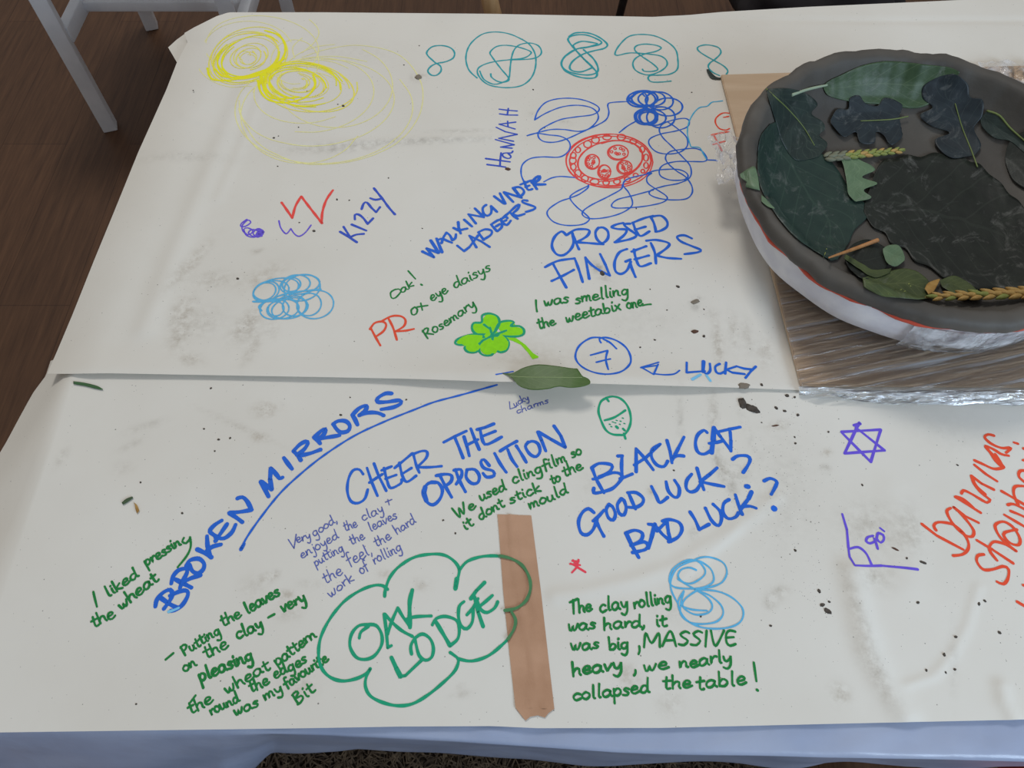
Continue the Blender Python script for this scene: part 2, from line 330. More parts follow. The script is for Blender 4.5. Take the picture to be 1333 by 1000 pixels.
# ---------------------------------------------------------------- pen work on the paper
PAPER_LIGHT = .70
INK = {}
for k_, c_ in dict(blue=(30,88,182), navy=(48,74,168), green=(24,110,52), teal=(40,138,146), seagreen=(24,138,102), red=(212,66,60), orange=(204,70,44), redpink=(216,62,76), purple=(92,74,186), skyblue=(80,154,192), cyan=(56,152,190), yellow=(226,204,26), yellowpale=(206,198,138), yellowmid=(214,198,88), ballpoint=(74,86,152), lime=(122,192,18), tapegreen=(66,112,74), palecyan=(110,172,222)).items():
    a_ = lin(*c_, k=1/PAPER_LIGHT); INK[k_] = mat(k_+'_ink', a_, .6, tuple(min(c*1.10, .9) for c in a_[:3])+(1,), scale=160, spec=.2)
PEN = [  # strokes laid out in image pixels, projected onto the paper level, then baked
('scribble_drawing', 'yellow felt-pen scribble of two swirling loops', 'U', 'yellowpale',
 's173 -4381 10984 -283 -12 -284 91 -253 185 -192 260 -107 307 -8 320 98 292 194 226 266 128 304 13 302 -105 259 -208 185 -280|s175 -5135 11620 -207 288 -93 313 37 299 166 245 277 157 351 46 376 -73 351 -180 278 -262 171 -306 45 -310 -81 -276 -195 -211|s162 -2474 9788 -163 -315 -258 -214 -321 -91 -346 42 -334 169 -281 281 -193 362 -76 401 55 389 186 323 295 207 363 59 378 -99 338 -241|s163 -1904 11182 224 -450 36 -474 -147 -437 -302 -350 -417 -226 -481 -82 -494 71 -452 217 -356 342 -216 433 -39 473 151 453 332 369 471 228 544 50 537 -138|s163 -3310 11731 481 -66 421 -212 300 -322 142 -386 -29 -392 -188 -350 -317 -266 -405 -152 -444 -23 -432 108 -368 228 -257 324 -111 383|s166 -4333 10836 72 345 207 297 314 204 378 77 384 -62 331 -191 230 -289 100 -342 -39 -345 -169 -303 -271 -223 -337 -117 -360 2|s166 -2889 10253 -266 -124 -297 -37 -294 56 -260 142 -194 213 -104 263 0 282 108 266 205 217 279 138 316 39 312 -65 267 -160|s171 -3585 11078 -140 -10 -145 60 -132 124 -105 173 -63 204 -13 209 39 189 88 145 126 80 148 5 150 -71 134 -138 100 -184 54 -208 3 -206 -48 -178 -91 -131|s167 -2619 11994 303 -257 210 -345 92 -384 -34 -371 -149 -314 -244 -221 -307 -105 -334 21 -324 145 -276 255 -194 337 -83 381 43 377 168 321 274 218 344 81|s163 -4489 10412 109 -268 330 -520 398 -294 372 -164 349 -20 397 61 417 185 355 317 233 524 42 547 -107 476 -287 494 -375 255 -529 103 -504 -129 -359 -204|s176 -3666 11902 159 258 63 262 -61 214 -162 217|s174 -3773 11750 -77 306 125 261'),
('scribble_drawing', 'softer yellow loops around the crossing', 'U', 'yellowmid',
 's249 -4891 12396 210 57 218 -36 191 -123 137 -191 65 -230 -15 -235 -90 -208 -153 -155 -193 -80 -208 3 -197 86 -158 159|s138 -4472 11630 -42 -35 -51 -14 -52 8 -48 29 -36 47 -20 59 0 62 18 58 35 45 48 27 53 3 52 -19 43 -39 28 -55 11 -61 -10 -61 -27 -52|s249 -4189 12406 160 -182 92 -237 15 -260 -63 -249 -130 -210 -182 -146|s170 -5015 11342 -123 197 -55 232 23 238 98 214 163 159 206 81 221 -8 205 -97 160 -170|s192 -4577 11220 -207 16 -191 96 -152 164 -92 214 -18 236 60 226 132 184 187 117 214 30 212 -60 180 -142 121 -202 48 -233 -29 -231 -102 -200 -159 -144|s164 -4362 11559 -91 -58 -103 -16 -102 25 -87 66 -63 97 -30 116 7 122 44 112 76 86 97 50 107 6 101 -39 83 -78 53 -106 18 -121 -20 -120 -54 -103 -82 -74 -99 -37|s135 -4394 12083 0 -1 1 0 0 0 1 -1 0 0 1 -1|s190 -4579 11493 -77 22 -65 54 -45 78 -19 93 9 96 38 86 60 66 75 36 81 2 76 -33 61 -64|s127 -4608 11850 43 4 43 -13 38 -30 28 -41 15 -47 -1 -49 -15 -43 -28 -32 -38 -18 -43 -1 -42 15 -36 31 -26 42 -13 48|s239 -4340 11940 49 -91 19 -106 -14 -105 -45 -93 -69 -69 -85 -38|s172 -4725 11490 -79 55 -57 86 -28 106 4 113 38 106 65 83 85 51 94 12 90 -30 74 -67 48 -95 18 -111 -16 -112 -47 -98 -71 -73 -87 -39 -92 0 -85 40 -68 73 -42 98|s139 -4694 11721 -31 25 -22 36 -11 41 2 42 14 37 25 27 33 14 36 0 35 -16 29 -28 20 -37 8 -42|s221 -3965 11958 -21 -278 -96 -254 -159 -203 -201 -129 -220 -40 -215 51 -183 138 -132 211 -63 259 16 278 95 262 164 212 213 133 235 35 223 -69 184 -163|s201 -4487 11871 -7 15 -7 15 -9 14 -10 13 -10 12 -11 11|s130 -4374 11148 -193 -49 -195 31 -174 108 -130 172 -67 214 7 229 80 211 145 165 189 92 207 5 194 -81 153 -157 91 -207 18 -228 -56 -218|s126 -3322 11361 132 -133 80 -149 17 -142 -48 -117 -103 -75 -147 -25|s141 -3527 10846 -119 9 -113 44 -95 71 -65 91 -27 100 15 98 56 82 90 56 112 23 121 -12 115 -47 93 -75 62 -93 22 -101 -20 -95 -59 -79 -91 -53 -111 -20 -118 14 -112 46 -92 74 -61 93|s244 -3452 11060 1 -25 -3 -23 -7 -23 -11 -20 -14 -18 -18 -15|s153 -4079 11170 25 170 103 130 170 72 213 3 226 -65 209 -125 162 -167|s230 -3784 10621 -202 203 -130 228 -39 224 59 192 153 132 226 53 269 -33 275 -114 243 -179 181 -219 96 -230 2 -211 -91 -168 -170 -104 -229 -29 -260 48 -261 122|s158 -3839 11495 191 39 215 -25 209 -84 177 -134 123 -164 55 -175 -19 -162 -90 -132 -147 -86 -189 -30 -207 28 -201 85|s210 -2627 11113 27 -221 -67 -206 -149 -168 -213 -111 -253 -43 -264 31 -245 100 -197 160 -126 201 -38 220|s130 -3471 11126 10 -64 -16 -59 -40 -48 -60 -30 -70 -8 -72 14|s152 -3648 11345 105 -33 94 -62 69 -81 37 -89 -1 -85 -38 -71 -70 -47 -93 -18 -103 15 -100 44 -85 69 -58 84 -23 90|s234 -3571 11209 6 -4 6 -5 5 -5 5 -5 5 -6 5 -5|s214 -2934 11305 49 -54 44 -57 37 -58 29 -60 23 -60 15 -59|s126 -3959 11106 -4 116 46 95 92 63 124 21 142 -23 140 -64 120 -96 85 -116 39 -120 -12 -110 -59 -85 -99 -51 -128 -10|s141 -3550 11231 49 -56 25 -63 0 -61 -26 -51 -48 -35 -64 -15 -71 9|s234 -3144 10975 -30 -111 -78 -84 -116 -48 -140 -6 -147 37 -136 75 -107 105 -65 122 -14 123 39 108 88 80 127 40 147 -5 149 -50 132 -87 96 -113 50 -124 -3 -119 -55 -99 -98 -68 -130 -28 -146 16 -143 57 -124 91 -88 115|s154 -3619 11309 63 -28 55 -40 42 -50 27 -55 9 -56 -10 -53'),
('scribble_drawing', 'dense yellow strokes where the two loops cross', 'U', 'yellow',
 's252 -4064 11755 -73 -190 -123 -156 -156 -104 -171 -41 -165 28 -139 93 -98 147 -42 185 18 200 79 191 131 156 165 99 178 30 168 -45 135 -112|s223 -4126 11554 -114 -172 -155 -119 -173 -52 -170 23 -142 93 -97 153 -37 193 30 206 93 190|s204 -4077 11491 -140 -199 -187 -135 -209 -56 -205 31 -174 114 -120 183 -50 229 30 245 107 228|s224 -4132 11509 -129 -147 -177 -86 -199 -14 -193 62 -160 127 -103 177 -30 201 49 195|s292 -4066 11926 10 -200 -57 -193 -116 -163 -159 -111 -182 -48 -183 22 -161 89 -119 145 -62 185 6 200 74 191 132 155|s258 -3625 10676 -182 91 -157 133 -112 158 -48 160 23 141 91 100 148 46 182 -18 191 -77 171 -124 127 -155 67 -161|s289 -3779 10726 -160 103 -115 136 -53 152 17 144 86 115 144 68 179 11 187 -48|s227 -3105 10577 -200 -61 -231 5 -232 73 -206 131 -153 174 -80 195 6 191 93 162 169 110 222 42 244 -33 234 -101 190 -157 123 -189 40 -196|s205 -3145 10718 -182 -87 -214 -25 -219 41 -195 102 -146 149 -77 178 4 185 87 164 158 122 208 60 229 -9 216 -78 175 -135 107 -172 28 -185|s195 -3241 10489 -244 6 -251 78 -226 141 -173 188 -97 211 -5 206 89 175 173 118 234 44 262 -37 253 -111 210 -171 140 -205|s405 -5245 11501 139 -293 260 -49 300 73 298 97 234 321 42 355 -154 364 -290 160|s402 -5092 11451 196 -195 315 0 289 146 230 148 112 200|s401 -4258 11016 30 386 230 148 247 50|s393 -4313 11159 118 -332 185 -186 283 -46 287 139 117 282 -70 288|s392 -4283 11256 189 -476 230 -93 301 47|s397 -4275 11304 80 -288|s398 -4220 11353 64 -290|s402 -4165 11402 55 49 40 149|s403 -4260 11402 142 99 128 199'),
('figure_eight_drawing', 'smallest plain teal figure eight on the left', 'U', 'teal',
 's281 -1322 11621 -143 196 -19 115 90 135 169 27 149 -66 73 -134 -25 -152 -128 -94 -130 -38 -103 -74 -53 -130 66 -110 94 0 66 110 -18 130 -88 85'),
('figure_eight_drawing', 'teal figure eight circled by a big loop', 'U', 'teal',
 's280 -595 11223 -148 220 -58 336 63 346 189 275 221 80 248 -40 221 -139 170 -176 93 -270 0 -338 -80 -294 -166 -197 -257 -54 -258 54 -142 125 -87 182 9 147 117 111 190 75 240 45 240 50 117 113 -18 77 -194 104 -219 50 -170 -38 -107 -154 38 -134 146 -299 144 -275 -70 -90 -118 18 -107 109 -13 91|s280 -552 11406 75 -219 167 -126 163 54 94 108 23 294 24 262 48 210 98 136 171 47 146 -67 58 -154 -39 -134 -146 -83 -336 -30'),
('figure_eight_drawing', 'teal figure eight overdrawn several times', 'U', 'teal',
 's346 1015 12360 115 100 222 0 191 -119 135 -197 -56 -116 -174 -65 -198 -89 -177 -170 -78 -168 31 -111 153 -37 171 92 26 56 -133 206 -155 305 16 97 138 79 194 -40 71 -39 -175 -77 -197 -58 -176 -154 -103 -207 40 -205 160 -147 186 -73 165 8 48 102 -36 110 -131 223 -156 285 -123 252 -3 118 121 79 197 0 191 -119 68 -98 -103 -78 -271 -77|s342 1135 12009 -201 -192 -79 -188 42 -168 162 -110 234 -47 157 65 26 148 -64 225 -157 247'),
('figure_eight_drawing', 'teal figure eight under an open arch', 'U', 'teal',
 's281 2240 11450 19 -51 129 -11 112 55 -69 148 -173 207 -106 172 34 116 150 51 193 -32 89 -77 -106 -96 -175 -58 -178 -113 -74 -170 44 -185 180 -110 196 73 146 148 27 149 -83 132 -187 57 -335 39 -247 -65 -16 103 113 232 163 196 226 52 241 -52 203 -177 111 -213 7 -266 -41 -261 -144 -129 -192 -25 -143 -11 -42 -73 51 -90 163 -7 167 25'),
('figure_eight_drawing', 'teal figure eight beside the cardboard corner', 'U', 'teal',
 's281 3535 11278 -106 91 -54 129 39 112 111 113 120 171 -27 153 -186 70 -152 -50 -25 -97 92 -134 170 -170 125 -130 53 -130 -37 -92'),
('handwriting', 'blue name HANNAH written sideways', 'U', 'navy',
 'p338 -412 9270 195 -36 183 -36|p337 -387 9137 171 -29 114 -27|p339 -172 9397 -11 -147 -4 -137|s284 12 9439 -23 -42 -92 0 -46 -24 12 -58 69 -41 46 17 0 41 -47 65|p286 1 9505 -180 25 214 53 -297 118|p289 24 9664 -234 67 293 94 -188 60 -149 103|p292 48 9950 -255 113 267 51|p292 -71 10136 7 -130|p296 -210 10429 138 -27 157 -18|p295 -203 10313 132 -27 161 -3|p296 -60 10447 -17 -152'),
('loop_drawing', 'thin blue looping line scribbled round a red circle', 'U', 'blue',
 's250 370 10166 54 217 131 209 207 96 257 11 227 -69 171 -134 6 -113 -119 -94 -254 -48 -254 -64 -229 -147 -127 -127 -15 -144 84 -100 172 -14 199 78 254 162 257 164 145 128 54 168 -5 189 67 58 270 26|s245 370 10166 179 160 257 151 256 50 227 -50 107 -132 3 -168 -137 -201 -177 -80 -247 43 -198 0 -175 -54 -229 -97 154 61 197 -36 196 -36 120 -107 18 -159 -78 -139 -124 -69 -241 7 -194 -41 -122 -136 -20 -202 41 -165|s236 490 8766 120 82 144 33 213 -23|s230 1172 8700 -15 -65 -135 -129 -144 -80 -165 -79 -166 -157 -15 -124 99 -138 180 -61 228 21 108 101 -52 108 -131 155 -86 174 75 112 218 146|s231 1690 8700 -31 -97 -221 -161 -241 -158 -134 -125 -4 -93 100 -62 206 15 234 78 171 124 45 126 -43 191 -70 162 93 131 366 117|s240 2089 8948 174 67 288 16 136 -67 24 -99 -91 -66 -189 0 -134 82 -10 134 83 118 200 68 241 0 192 0 52 68 -47 155 -113 70 -197 -18 -201 -52 -85 -121 22 -137 113 -168 128 -133 71 -197 -19 -162 -107 -112 -234 -16 -204 48 -98 80 43 81 196 81 242 65 181 132 28 234 -96 204 -143 244 -125 212 -32 180 90 146 210 92 153 19 53 -74 -52 -128 -184 -91 -256 -72 -183 -108 -25 -141 95 -158 164 -52 198 35 138 140 13 212 -136 217 -134 146|s232 2161 8948 -79 -83 0 -132 117 -130 127 -129 15 -80 -101 -79 -237 -63 -256 -31 -208 0 -42 63 101 110 239 80 313 113|s248 1727 9867 135 145 147 117|s240 3056 9235 119 -7 35 -14'),
('loop_drawing', 'dense blue figure-eight knot of loops', 'U', 'blue',
 's314 2384 10668 -20 -65 -47 -58 -66 -42 -78 -23 -81 0 -75 23 -59 42 -36 58 -9 65 20 66 45 59 67 43 79 24 82 0 76 -24 59 -43 35 -59 8 -66|s315 2427 10688 -19 -61 -43 -53 -61 -39 -73 -21 -75 0 -69 21 -54 39 -33 53 -8 61 18 61 42 53 62 40 73 22 76 0 70 -22 54 -40 33 -53 7 -61|s315 2423 10706 -19 -72 -47 -67 -69 -53 -83 -32 -87 -9 -81 15 -65 39 -41 57 -13 70 17 72 46 68 69 54 84 34 89 9 82 -16 65 -40 41 -59 12 -70|s315 2549 10680 -20 -63 -45 -55 -63 -41 -75 -22 -78 0 -71 22 -56 41 -34 55 -9 63 19 63 45 57 64 41 76 23 78 0 72 -23 56 -41 34 -57 7 -63|s314 2673 10600 -26 -74 -50 -61 -68 -41 -77 -16 -78 10 -69 36 -53 57 -29 71 -3 78 25 75 50 62 68 42 79 17 79 -11 70 -37 52 -58 29 -72 1 -78|s312 2813 10477 -23 -75 -50 -65 -69 -49 -81 -26 -83 0 -75 26 -59 49 -36 65 -7 75 22 76 48 66 70 50 82 27 85 0 76 -27 59 -50 35 -66 6 -76|s309 2363 10241 -17 -66 -37 -58 -52 -43 -61 -23 -62 0 -57 23 -44 43 -27 58 -5 66 16 66 37 59 52 43 61 24 64 0 57 -24 45 -43 25 -59 5 -66|s309 2343 10241 -15 -54 -31 -47 -45 -34 -52 -18 -54 0 -49 18 -38 34 -23 47 -5 54 14 53 31 47 45 36 53 18 54 0 50 -18 38 -36 23 -47 4 -53|s309 2384 10272 -11 -63 -33 -60 -51 -49 -62 -33 -65 -13 -62 8 -51 29 -33 46 -12 57 11 63 32 60 50 50 63 35 66 13 63 -8 51 -30 33 -47 11 -58|s308 2369 10166 -20 -47 -33 -38 -44 -22 -49 -5 -49 13 -42 29 -30 42 -15 50 2 53 18 48 34 38 44 22 50 6 49 -13 42 -30 30 -43 15 -51 -2 -52|s309 2511 10197 -24 -64 -47 -52 -64 -35 -74 -13 -75 9 -67 32 -51 50 -30 63 -3 67 22 65 47 53 65 36 75 14 76 -10 68 -33 51 -51 29 -63 2 -68|s309 2663 10226 -23 -86 -48 -76 -67 -55 -78 -30 -80 0 -71 30 -56 55 -33 76 -6 86 21 86 48 77 67 57 79 31 82 0 73 -31 56 -57 32 -77 4 -86|s446 1926 10668 106 -115 169 -95 97 -56|s451 1924 10649 183 194 132 31|s316 2181 10804 33 -58|s314 2232 10804 28 -116 -55 -192'),
('loop_drawing', 'short cyan line between the blue loops and the cardboard', 'U', 'cyan',
 's204 3495 10630 -93 -19 -91 -19 -90 -96 -131 -38 -120 -150 -102 -223 -50 -254 14 -249 18 -53 120 -18 43 -139 33 -120'),
('disc_drawing', 'red double circle filled with rings and four spotted discs', 'U', 'red',
 's211 2202 9187 -65 -200 -136 -170 -190 -119 -222 -58 -230 12 -210 78 -168 137 -105 182 -28 205 54 205 131 179 194 130 233 63 241 -12 219 -86 168 -148 97 -190 17 -208|s212 2189 9264 -54 -201 -126 -177 -183 -135 -217 -76 -228 -11 -211 56 -172 117 -112 165 -37 196 43 203 120 185 185 145 225 84 239 12 221 -62 174 -126 106 -175 27 -200|s211 2175 9221 -55 -187 -124 -161 -176 -119 -208 -62 -216 0 -200 62 -160 119 -103 161 -30 187 46 189 119 169 178 127 216 68 227 0 207 -68 162 -127 96 -169 21 -189|s282 2057 9368 -26 -150 -84 -145 -132 -124 -164 -88 -175 -42 -168 7 -141 57 -97 100 -41 132 19 149 80 148 131 129 166 93 182 45 174 -8 144 -61 96 -105 36 -137|s212 1427 9613 175 61 171 6 144 -50 100 -100 43 -137 -18 -156 -75 -156 -122 -137 -155 -103 -170 -57 -164 -6|s241 1009 9344 -10 -39 -23 -24 -27 0 -20 24 -7 39 10 39 23 24 27 0 20 -24 7 -39|s240 1006 9231 -12 -41 -27 -25 -32 0 -25 25 -9 41 12 41 27 25 32 0 25 -25 9 -41|s238 998 9088 -10 -40 -23 -25 -26 0 -21 25 -6 40 10 41 22 25 27 0 21 -25 6 -41|s237 1071 8947 -12 -47 -26 -29 -31 0 -24 29 -7 47 11 47 26 29 31 0 24 -29 8 -47|s236 1176 8837 -12 -39 -28 -24 -33 0 -26 24 -9 39 13 40 28 25 33 0 26 -25 8 -40|s235 1336 8768 -15 -34 -35 -22 -42 0 -33 22 -11 34 15 35 35 22 42 0 33 -22 11 -35|s235 1492 8749 -11 -33 -26 -20 -29 0 -23 20 -7 33 11 32 25 20 30 0 23 -20 7 -32|s235 1664 8768 -13 -32 -27 -20 -31 0 -24 20 -8 32 12 33 27 20 32 0 24 -20 8 -33|s235 1821 8818 -11 -31 -25 -18 -28 0 -21 18 -6 31 11 30 24 19 28 0 21 -19 7 -30|s236 1948 8907 -9 -23 -20 -15 -23 0 -17 15 -6 23 9 24 20 14 23 0 17 -14 6 -24|s237 2057 8993 -8 -23 -16 -15 -17 0 -13 15 -4 23 8 24 15 14 18 0 13 -14 4 -24|s239 2124 9118 -10 -38 -20 -23 -21 0 -15 23 -3 38 10 39 19 23 22 0 15 -23 3 -39|s240 2143 9292 -12 -45 -21 -29 -23 0 -17 29 -3 45 12 47 21 28 23 0 17 -28 3 -47|s242 2101 9480 -11 -42 -23 -26 -25 0 -18 26 -4 42 11 42 23 26 25 0 18 -26 4 -42|s244 1989 9659 -13 -35 -28 -21 -33 0 -24 21 -8 35 13 35 28 22 33 0 25 -22 7 -35|s245 1817 9760 -15 -41 -35 -25 -40 0 -30 25 -10 41 15 40 35 25 40 0 31 -25 9 -40|s245 1591 9755 -16 -33 -35 -20 -42 0 -33 20 -11 33 15 33 36 20 42 0 33 -20 11 -33|s245 1396 9697 -14 -45 -33 -27 -38 0 -29 27 -10 45 15 46 32 28 39 0 29 -28 9 -46|s244 1266 9600 -15 -48 -32 -29 -38 0 -29 29 -10 48 14 47 33 29 38 0 29 -29 10 -47|s242 1085 9469 -10 -37 -21 -22 -26 0 -19 22 -6 37 9 37 22 23 25 0 20 -23 6 -37|s211 1368 9200 -15 -73 -34 -57 -47 -32 -50 0 -43 32 -28 57 -8 73 15 73 34 59 47 33 51 0 44 -33 28 -59 6 -73|s211 1332 9111 -29 -34 -35 -18 -35 2 -31 21 -24 37 -13 48 0 54 12 53 23 45 31 30 36 12 34 -8 30 -27 20 -42|s183 1295 9220 -8 -21 -18 -5 -13 14 2 23 14 15 17 -6 6 -20|s182 1256 9099 -9 -21 -17 -5 -13 14 1 23 15 14 16 -5 7 -20|s184 1245 9290 -8 -21 -18 -5 -13 14 1 24 15 14 17 -5 6 -21|s183 1297 9190 -9 -21 -17 -5 -13 15 1 23 15 14 17 -5 6 -21|s183 1211 9155 -9 -20 -17 -5 -13 14 1 23 14 14 17 -5 7 -21|s184 1308 9297 -9 -21 -18 -5 -13 14 2 23 14 15 17 -5 7 -21|s183 1282 9169 -9 -21 -17 -5 -13 14 1 23 15 15 17 -6 6 -20|s183 1216 9247 -8 -20 -18 -6 -13 15 1 23 15 15 17 -6 6 -21|s213 1835 9406 -21 -73 -50 -59 -68 -33 -72 0 -63 33 -41 59 -11 73 21 75 49 60 69 33 73 0 63 -33 41 -60 10 -75|s213 1785 9316 -44 -35 -51 -18 -53 2 -48 21 -36 38 -20 49 -2 55 18 54 35 45 47 31 53 12 53 -8 45 -27 31 -43|s184 1710 9379 -9 -21 -17 -5 -13 15 1 23 15 15 17 -6 6 -21|s185 1594 9425 -9 -21 -17 -5 -13 15 1 23 15 15 17 -5 6 -22|s185 1782 9463 -9 -21 -18 -5 -12 14 1 24 15 15 17 -6 6 -21|s184 1682 9374 -10 -22 -17 -5 -13 15 2 23 15 15 16 -5 7 -21|s185 1653 9501 -9 -21 -18 -6 -13 15 2 24 15 15 17 -6 6 -21|s184 1785 9370 -10 -21 -17 -5 -13 14 2 24 15 14 17 -5 6 -21|s185 1661 9394 -9 -22 -17 -5 -13 15 1 23 15 15 17 -5 6 -21|s185 1743 9503 -9 -22 -18 -5 -13 15 2 23 15 15 17 -5 6 -21|s209 1530 8981 -14 -66 -31 -53 -42 -29 -44 0 -39 29 -24 53 -6 66 14 67 31 53 42 30 45 0 38 -30 25 -53 5 -67|s209 1496 8902 -25 -31 -30 -16 -31 1 -27 19 -21 33 -11 44 0 49 11 48 21 40 28 27 31 11 30 -8 25 -24 18 -37|s181 1434 8998 -9 -21 -17 -5 -13 14 2 23 14 14 17 -5 6 -20|s181 1512 8997 -9 -21 -17 -5 -13 14 2 23 14 14 17 -5 6 -20|s181 1407 8907 -9 -20 -17 -5 -12 14 1 22 14 14 17 -5 6 -20|s182 1450 9012 -8 -21 -18 -5 -12 14 1 23 14 14 17 -5 6 -20|s181 1491 8917 -9 -20 -17 -5 -12 14 1 22 14 14 17 -5 6 -20|s181 1388 8982 -9 -20 -17 -5 -13 14 2 22 14 14 17 -5 6 -20|s182 1466 9002 -9 -21 -17 -5 -13 14 2 23 14 14 17 -5 6 -20|s181 1438 8887 -9 -20 -17 -5 -12 14 1 23 14 14 17 -5 6 -21|s210 1867 9078 -17 -67 -37 -53 -49 -29 -52 0 -45 29 -29 53 -7 67 17 67 37 54 49 30 53 0 45 -30 29 -54 6 -67|s210 1828 8998 -31 -32 -36 -15 -37 1 -33 19 -24 33 -14 45 0 49 14 48 25 40 33 28 37 11 37 -8 31 -24 21 -38|s182 1762 9048 -9 -20 -18 -6 -12 15 1 22 15 15 17 -5 6 -21|s183 1740 9162 -9 -21 -17 -5 -13 14 2 23 14 14 17 -5 6 -20|s182 1836 9048 -9 -21 -17 -5 -13 14 2 23 15 14 16 -5 6 -20|s182 1747 9065 -9 -20 -18 -5 -12 14 2 23 14 14 17 -5 6 -21|s183 1805 9166 -9 -21 -17 -5 -13 14 2 23 15 15 16 -5 6 -21|s181 1786 8988 -9 -20 -17 -5 -13 14 2 22 15 15 16 -5 6 -21|s182 1750 9093 -9 -21 -18 -5 -12 14 1 23 15 14 17 -5 6 -20|s182 1842 9101 -9 -21 -17 -5 -13 15 2 22 15 15 16 -5 6 -21'),
('handwriting', 'red letter and face beside the cling film', 'U', 'orange',
 's263 3565 10326 -113 0 -117 -112 -30 -129 45 -128 94 -36 67 36|p347 3204 9802 130 43 154 40|p344 3240 9795 30 -143 44 -210|p344 3200 9589 194 70|p265 3457 10226 26 3|p265 3502 10237 39 11'),
('handwriting', 'large red letter W', 'U', 'red',
 's377 -3470 8331 75 -110 127 -192|s378 -3262 8019 12 233 53 196|s377 -3192 8458 166 -237 219 -308|s378 -2812 7919 -18 209 26 250 75 209'),
('handwriting', 'small purple letter w', 'U', 'purple',
 's212 -3452 7964 50 -142 96 -114 53 99|s211 -3253 7807 72 -105 74 -45 79 75 64 144'),
('scribble_drawing', 'small purple scribble', 'U', 'purple',
 's225 -3930 7989 -66 -76 -1 -61 68 0 66 76 -53 46 -61 -107 31 -106 92 -74 54 74 -89 61 -51 -30 66 -120 118 -30 52 90 -101 60 -57 -60 81 -75 107 30 21 74 -86 46 -53 -90 81 -75 66 75 -44 59 -52 -89 50 -30|s369 -3737 7792 84 -31 -85 -29 101 6 -106 -42 100 6 -83 -42 67 6'),
('handwriting', 'blue name KIZZY', 'U', 'navy',
 'p368 -2522 7746 123 -89 147 -118|p370 -2481 7843 122 -207|s368 -2353 7642 74 45 111 15|p371 -2368 7888 228 -121|s374 -2329 7989 -9 92 52 6 75 -68 81 -122|s373 -2130 7897 69 113|s378 -2251 8196 22 119 45 16 80 -110 77 -87|s377 -2027 8134 48 103|s380 -2107 8629 148 -219 107 -173 109 -150|s381 -2141 8420 79 -32 91 22'),
('scribble_drawing', 'light blue scribble of overlapping loops', 'U', 'skyblue',
 's213 -3304 6715 14 -52 -4 -55 -22 -51 -37 -41 -48 -26 -53 -9 -51 10 -44 28 -32 42 -15 52 4 54 21 52 37 42 49 27 53 8 52 -10 45 -28 31 -43|s213 -3261 6727 16 -59 -6 -62 -26 -58 -43 -47 -55 -30 -61 -11 -59 11 -50 31 -36 47 -16 58 4 62 25 59 44 48 56 31 61 11 60 -11 51 -32 35 -48|s213 -3114 6710 4 -64 -24 -64 -51 -56 -70 -42 -81 -22 -83 -1 -76 21 -58 40 -35 55 -6 63 23 65 50 57 71 42 82 24 85 1 77 -22 58 -41 34 -56|s213 -2986 6763 1 -67 -36 -69 -67 -62 -91 -48 -104 -29 -105 -6 -92 17 -70 39 -39 56 -3 66 34 69 66 64 92 49 105 30 107 6 94 -18 70 -40 38 -57|s214 -2697 6809 -2 -60 -35 -59 -63 -50 -83 -36 -93 -16 -92 3 -81 24 -60 42 -31 54 1 60 33 59 62 51 84 37 94 17 94 -4 82 -25 60 -42 30 -55|s214 -2829 6795 -1 -55 -24 -51 -44 -41 -59 -25 -67 -8 -67 12 -59 29 -44 43 -24 53 0 55 23 52 44 41 60 26 68 8 68 -12 59 -30 44 -44 23 -53|s214 -2688 6772 8 -81 -21 -79 -48 -68 -70 -47 -82 -23 -85 5 -78 32 -63 55 -39 73 -10 81 19 80 48 69 70 49 84 24 87 -5 79 -34 63 -57 38 -74|s214 -2963 6788 4 -43 -11 -41 -25 -34 -36 -24 -42 -10 -45 5 -40 20 -32 31 -19 39 -5 43 11 42 25 35 36 24 43 10 44 -5 41 -20 32 -32 19 -40|s210 -3062 6367 4 -61 -20 -57 -41 -47 -57 -31 -66 -12 -68 9 -62 28 -48 45 -28 56 -4 61 19 58 40 48 58 32 67 12 70 -9 62 -30 47 -46 27 -56|s210 -2925 6370 1 -57 -24 -55 -48 -46 -64 -31 -74 -13 -74 7 -66 25 -50 41 -28 53 -2 57 23 55 47 47 65 32 75 13 75 -6 67 -27 50 -42 27 -53|s210 -3139 6384 12 -42 -2 -42 -14 -37 -25 -29 -33 -16 -37 -2 -37 13 -32 26 -23 36 -12 41 1 42 14 38 25 29 33 17 38 1 37 -13 32 -26 23 -36|s210 -2831 6420 7 -61 -13 -57 -31 -47 -45 -32 -54 -12 -57 9 -52 28 -43 45 -26 56 -8 60 12 58 31 49 45 32 55 13 58 -9 53 -29 42 -46 26 -57|s211 -2649 6500 21 -64 2 -67 -19 -62 -36 -49 -48 -31 -56 -8 -57 14 -51 36 -39 53 -22 64 -2 67 17 63 36 50 49 32 58 8 57 -15 52 -36 38 -55|s211 -2462 6466 6 -85 -23 -81 -50 -67 -72 -46 -83 -18 -86 10 -79 38 -62 61 -38 78 -8 85 21 82 50 69 72 47 85 20 88 -11 80 -39 62 -64 37 -79|s210 -2807 6411 3 -62 -25 -63 -52 -54 -71 -41 -82 -23 -83 -1 -75 20 -58 39 -33 54 -5 61 24 63 51 56 72 42 83 23 85 1 76 -21 58 -40 32 -54|s275 -3573 6464 170 0 195 106 185 54 357 54|s273 -3430 6306 -45 78 93 80 127 0'),
('handwriting', 'blue words WALKING UNDER LADDERS', 'U', 'blue',
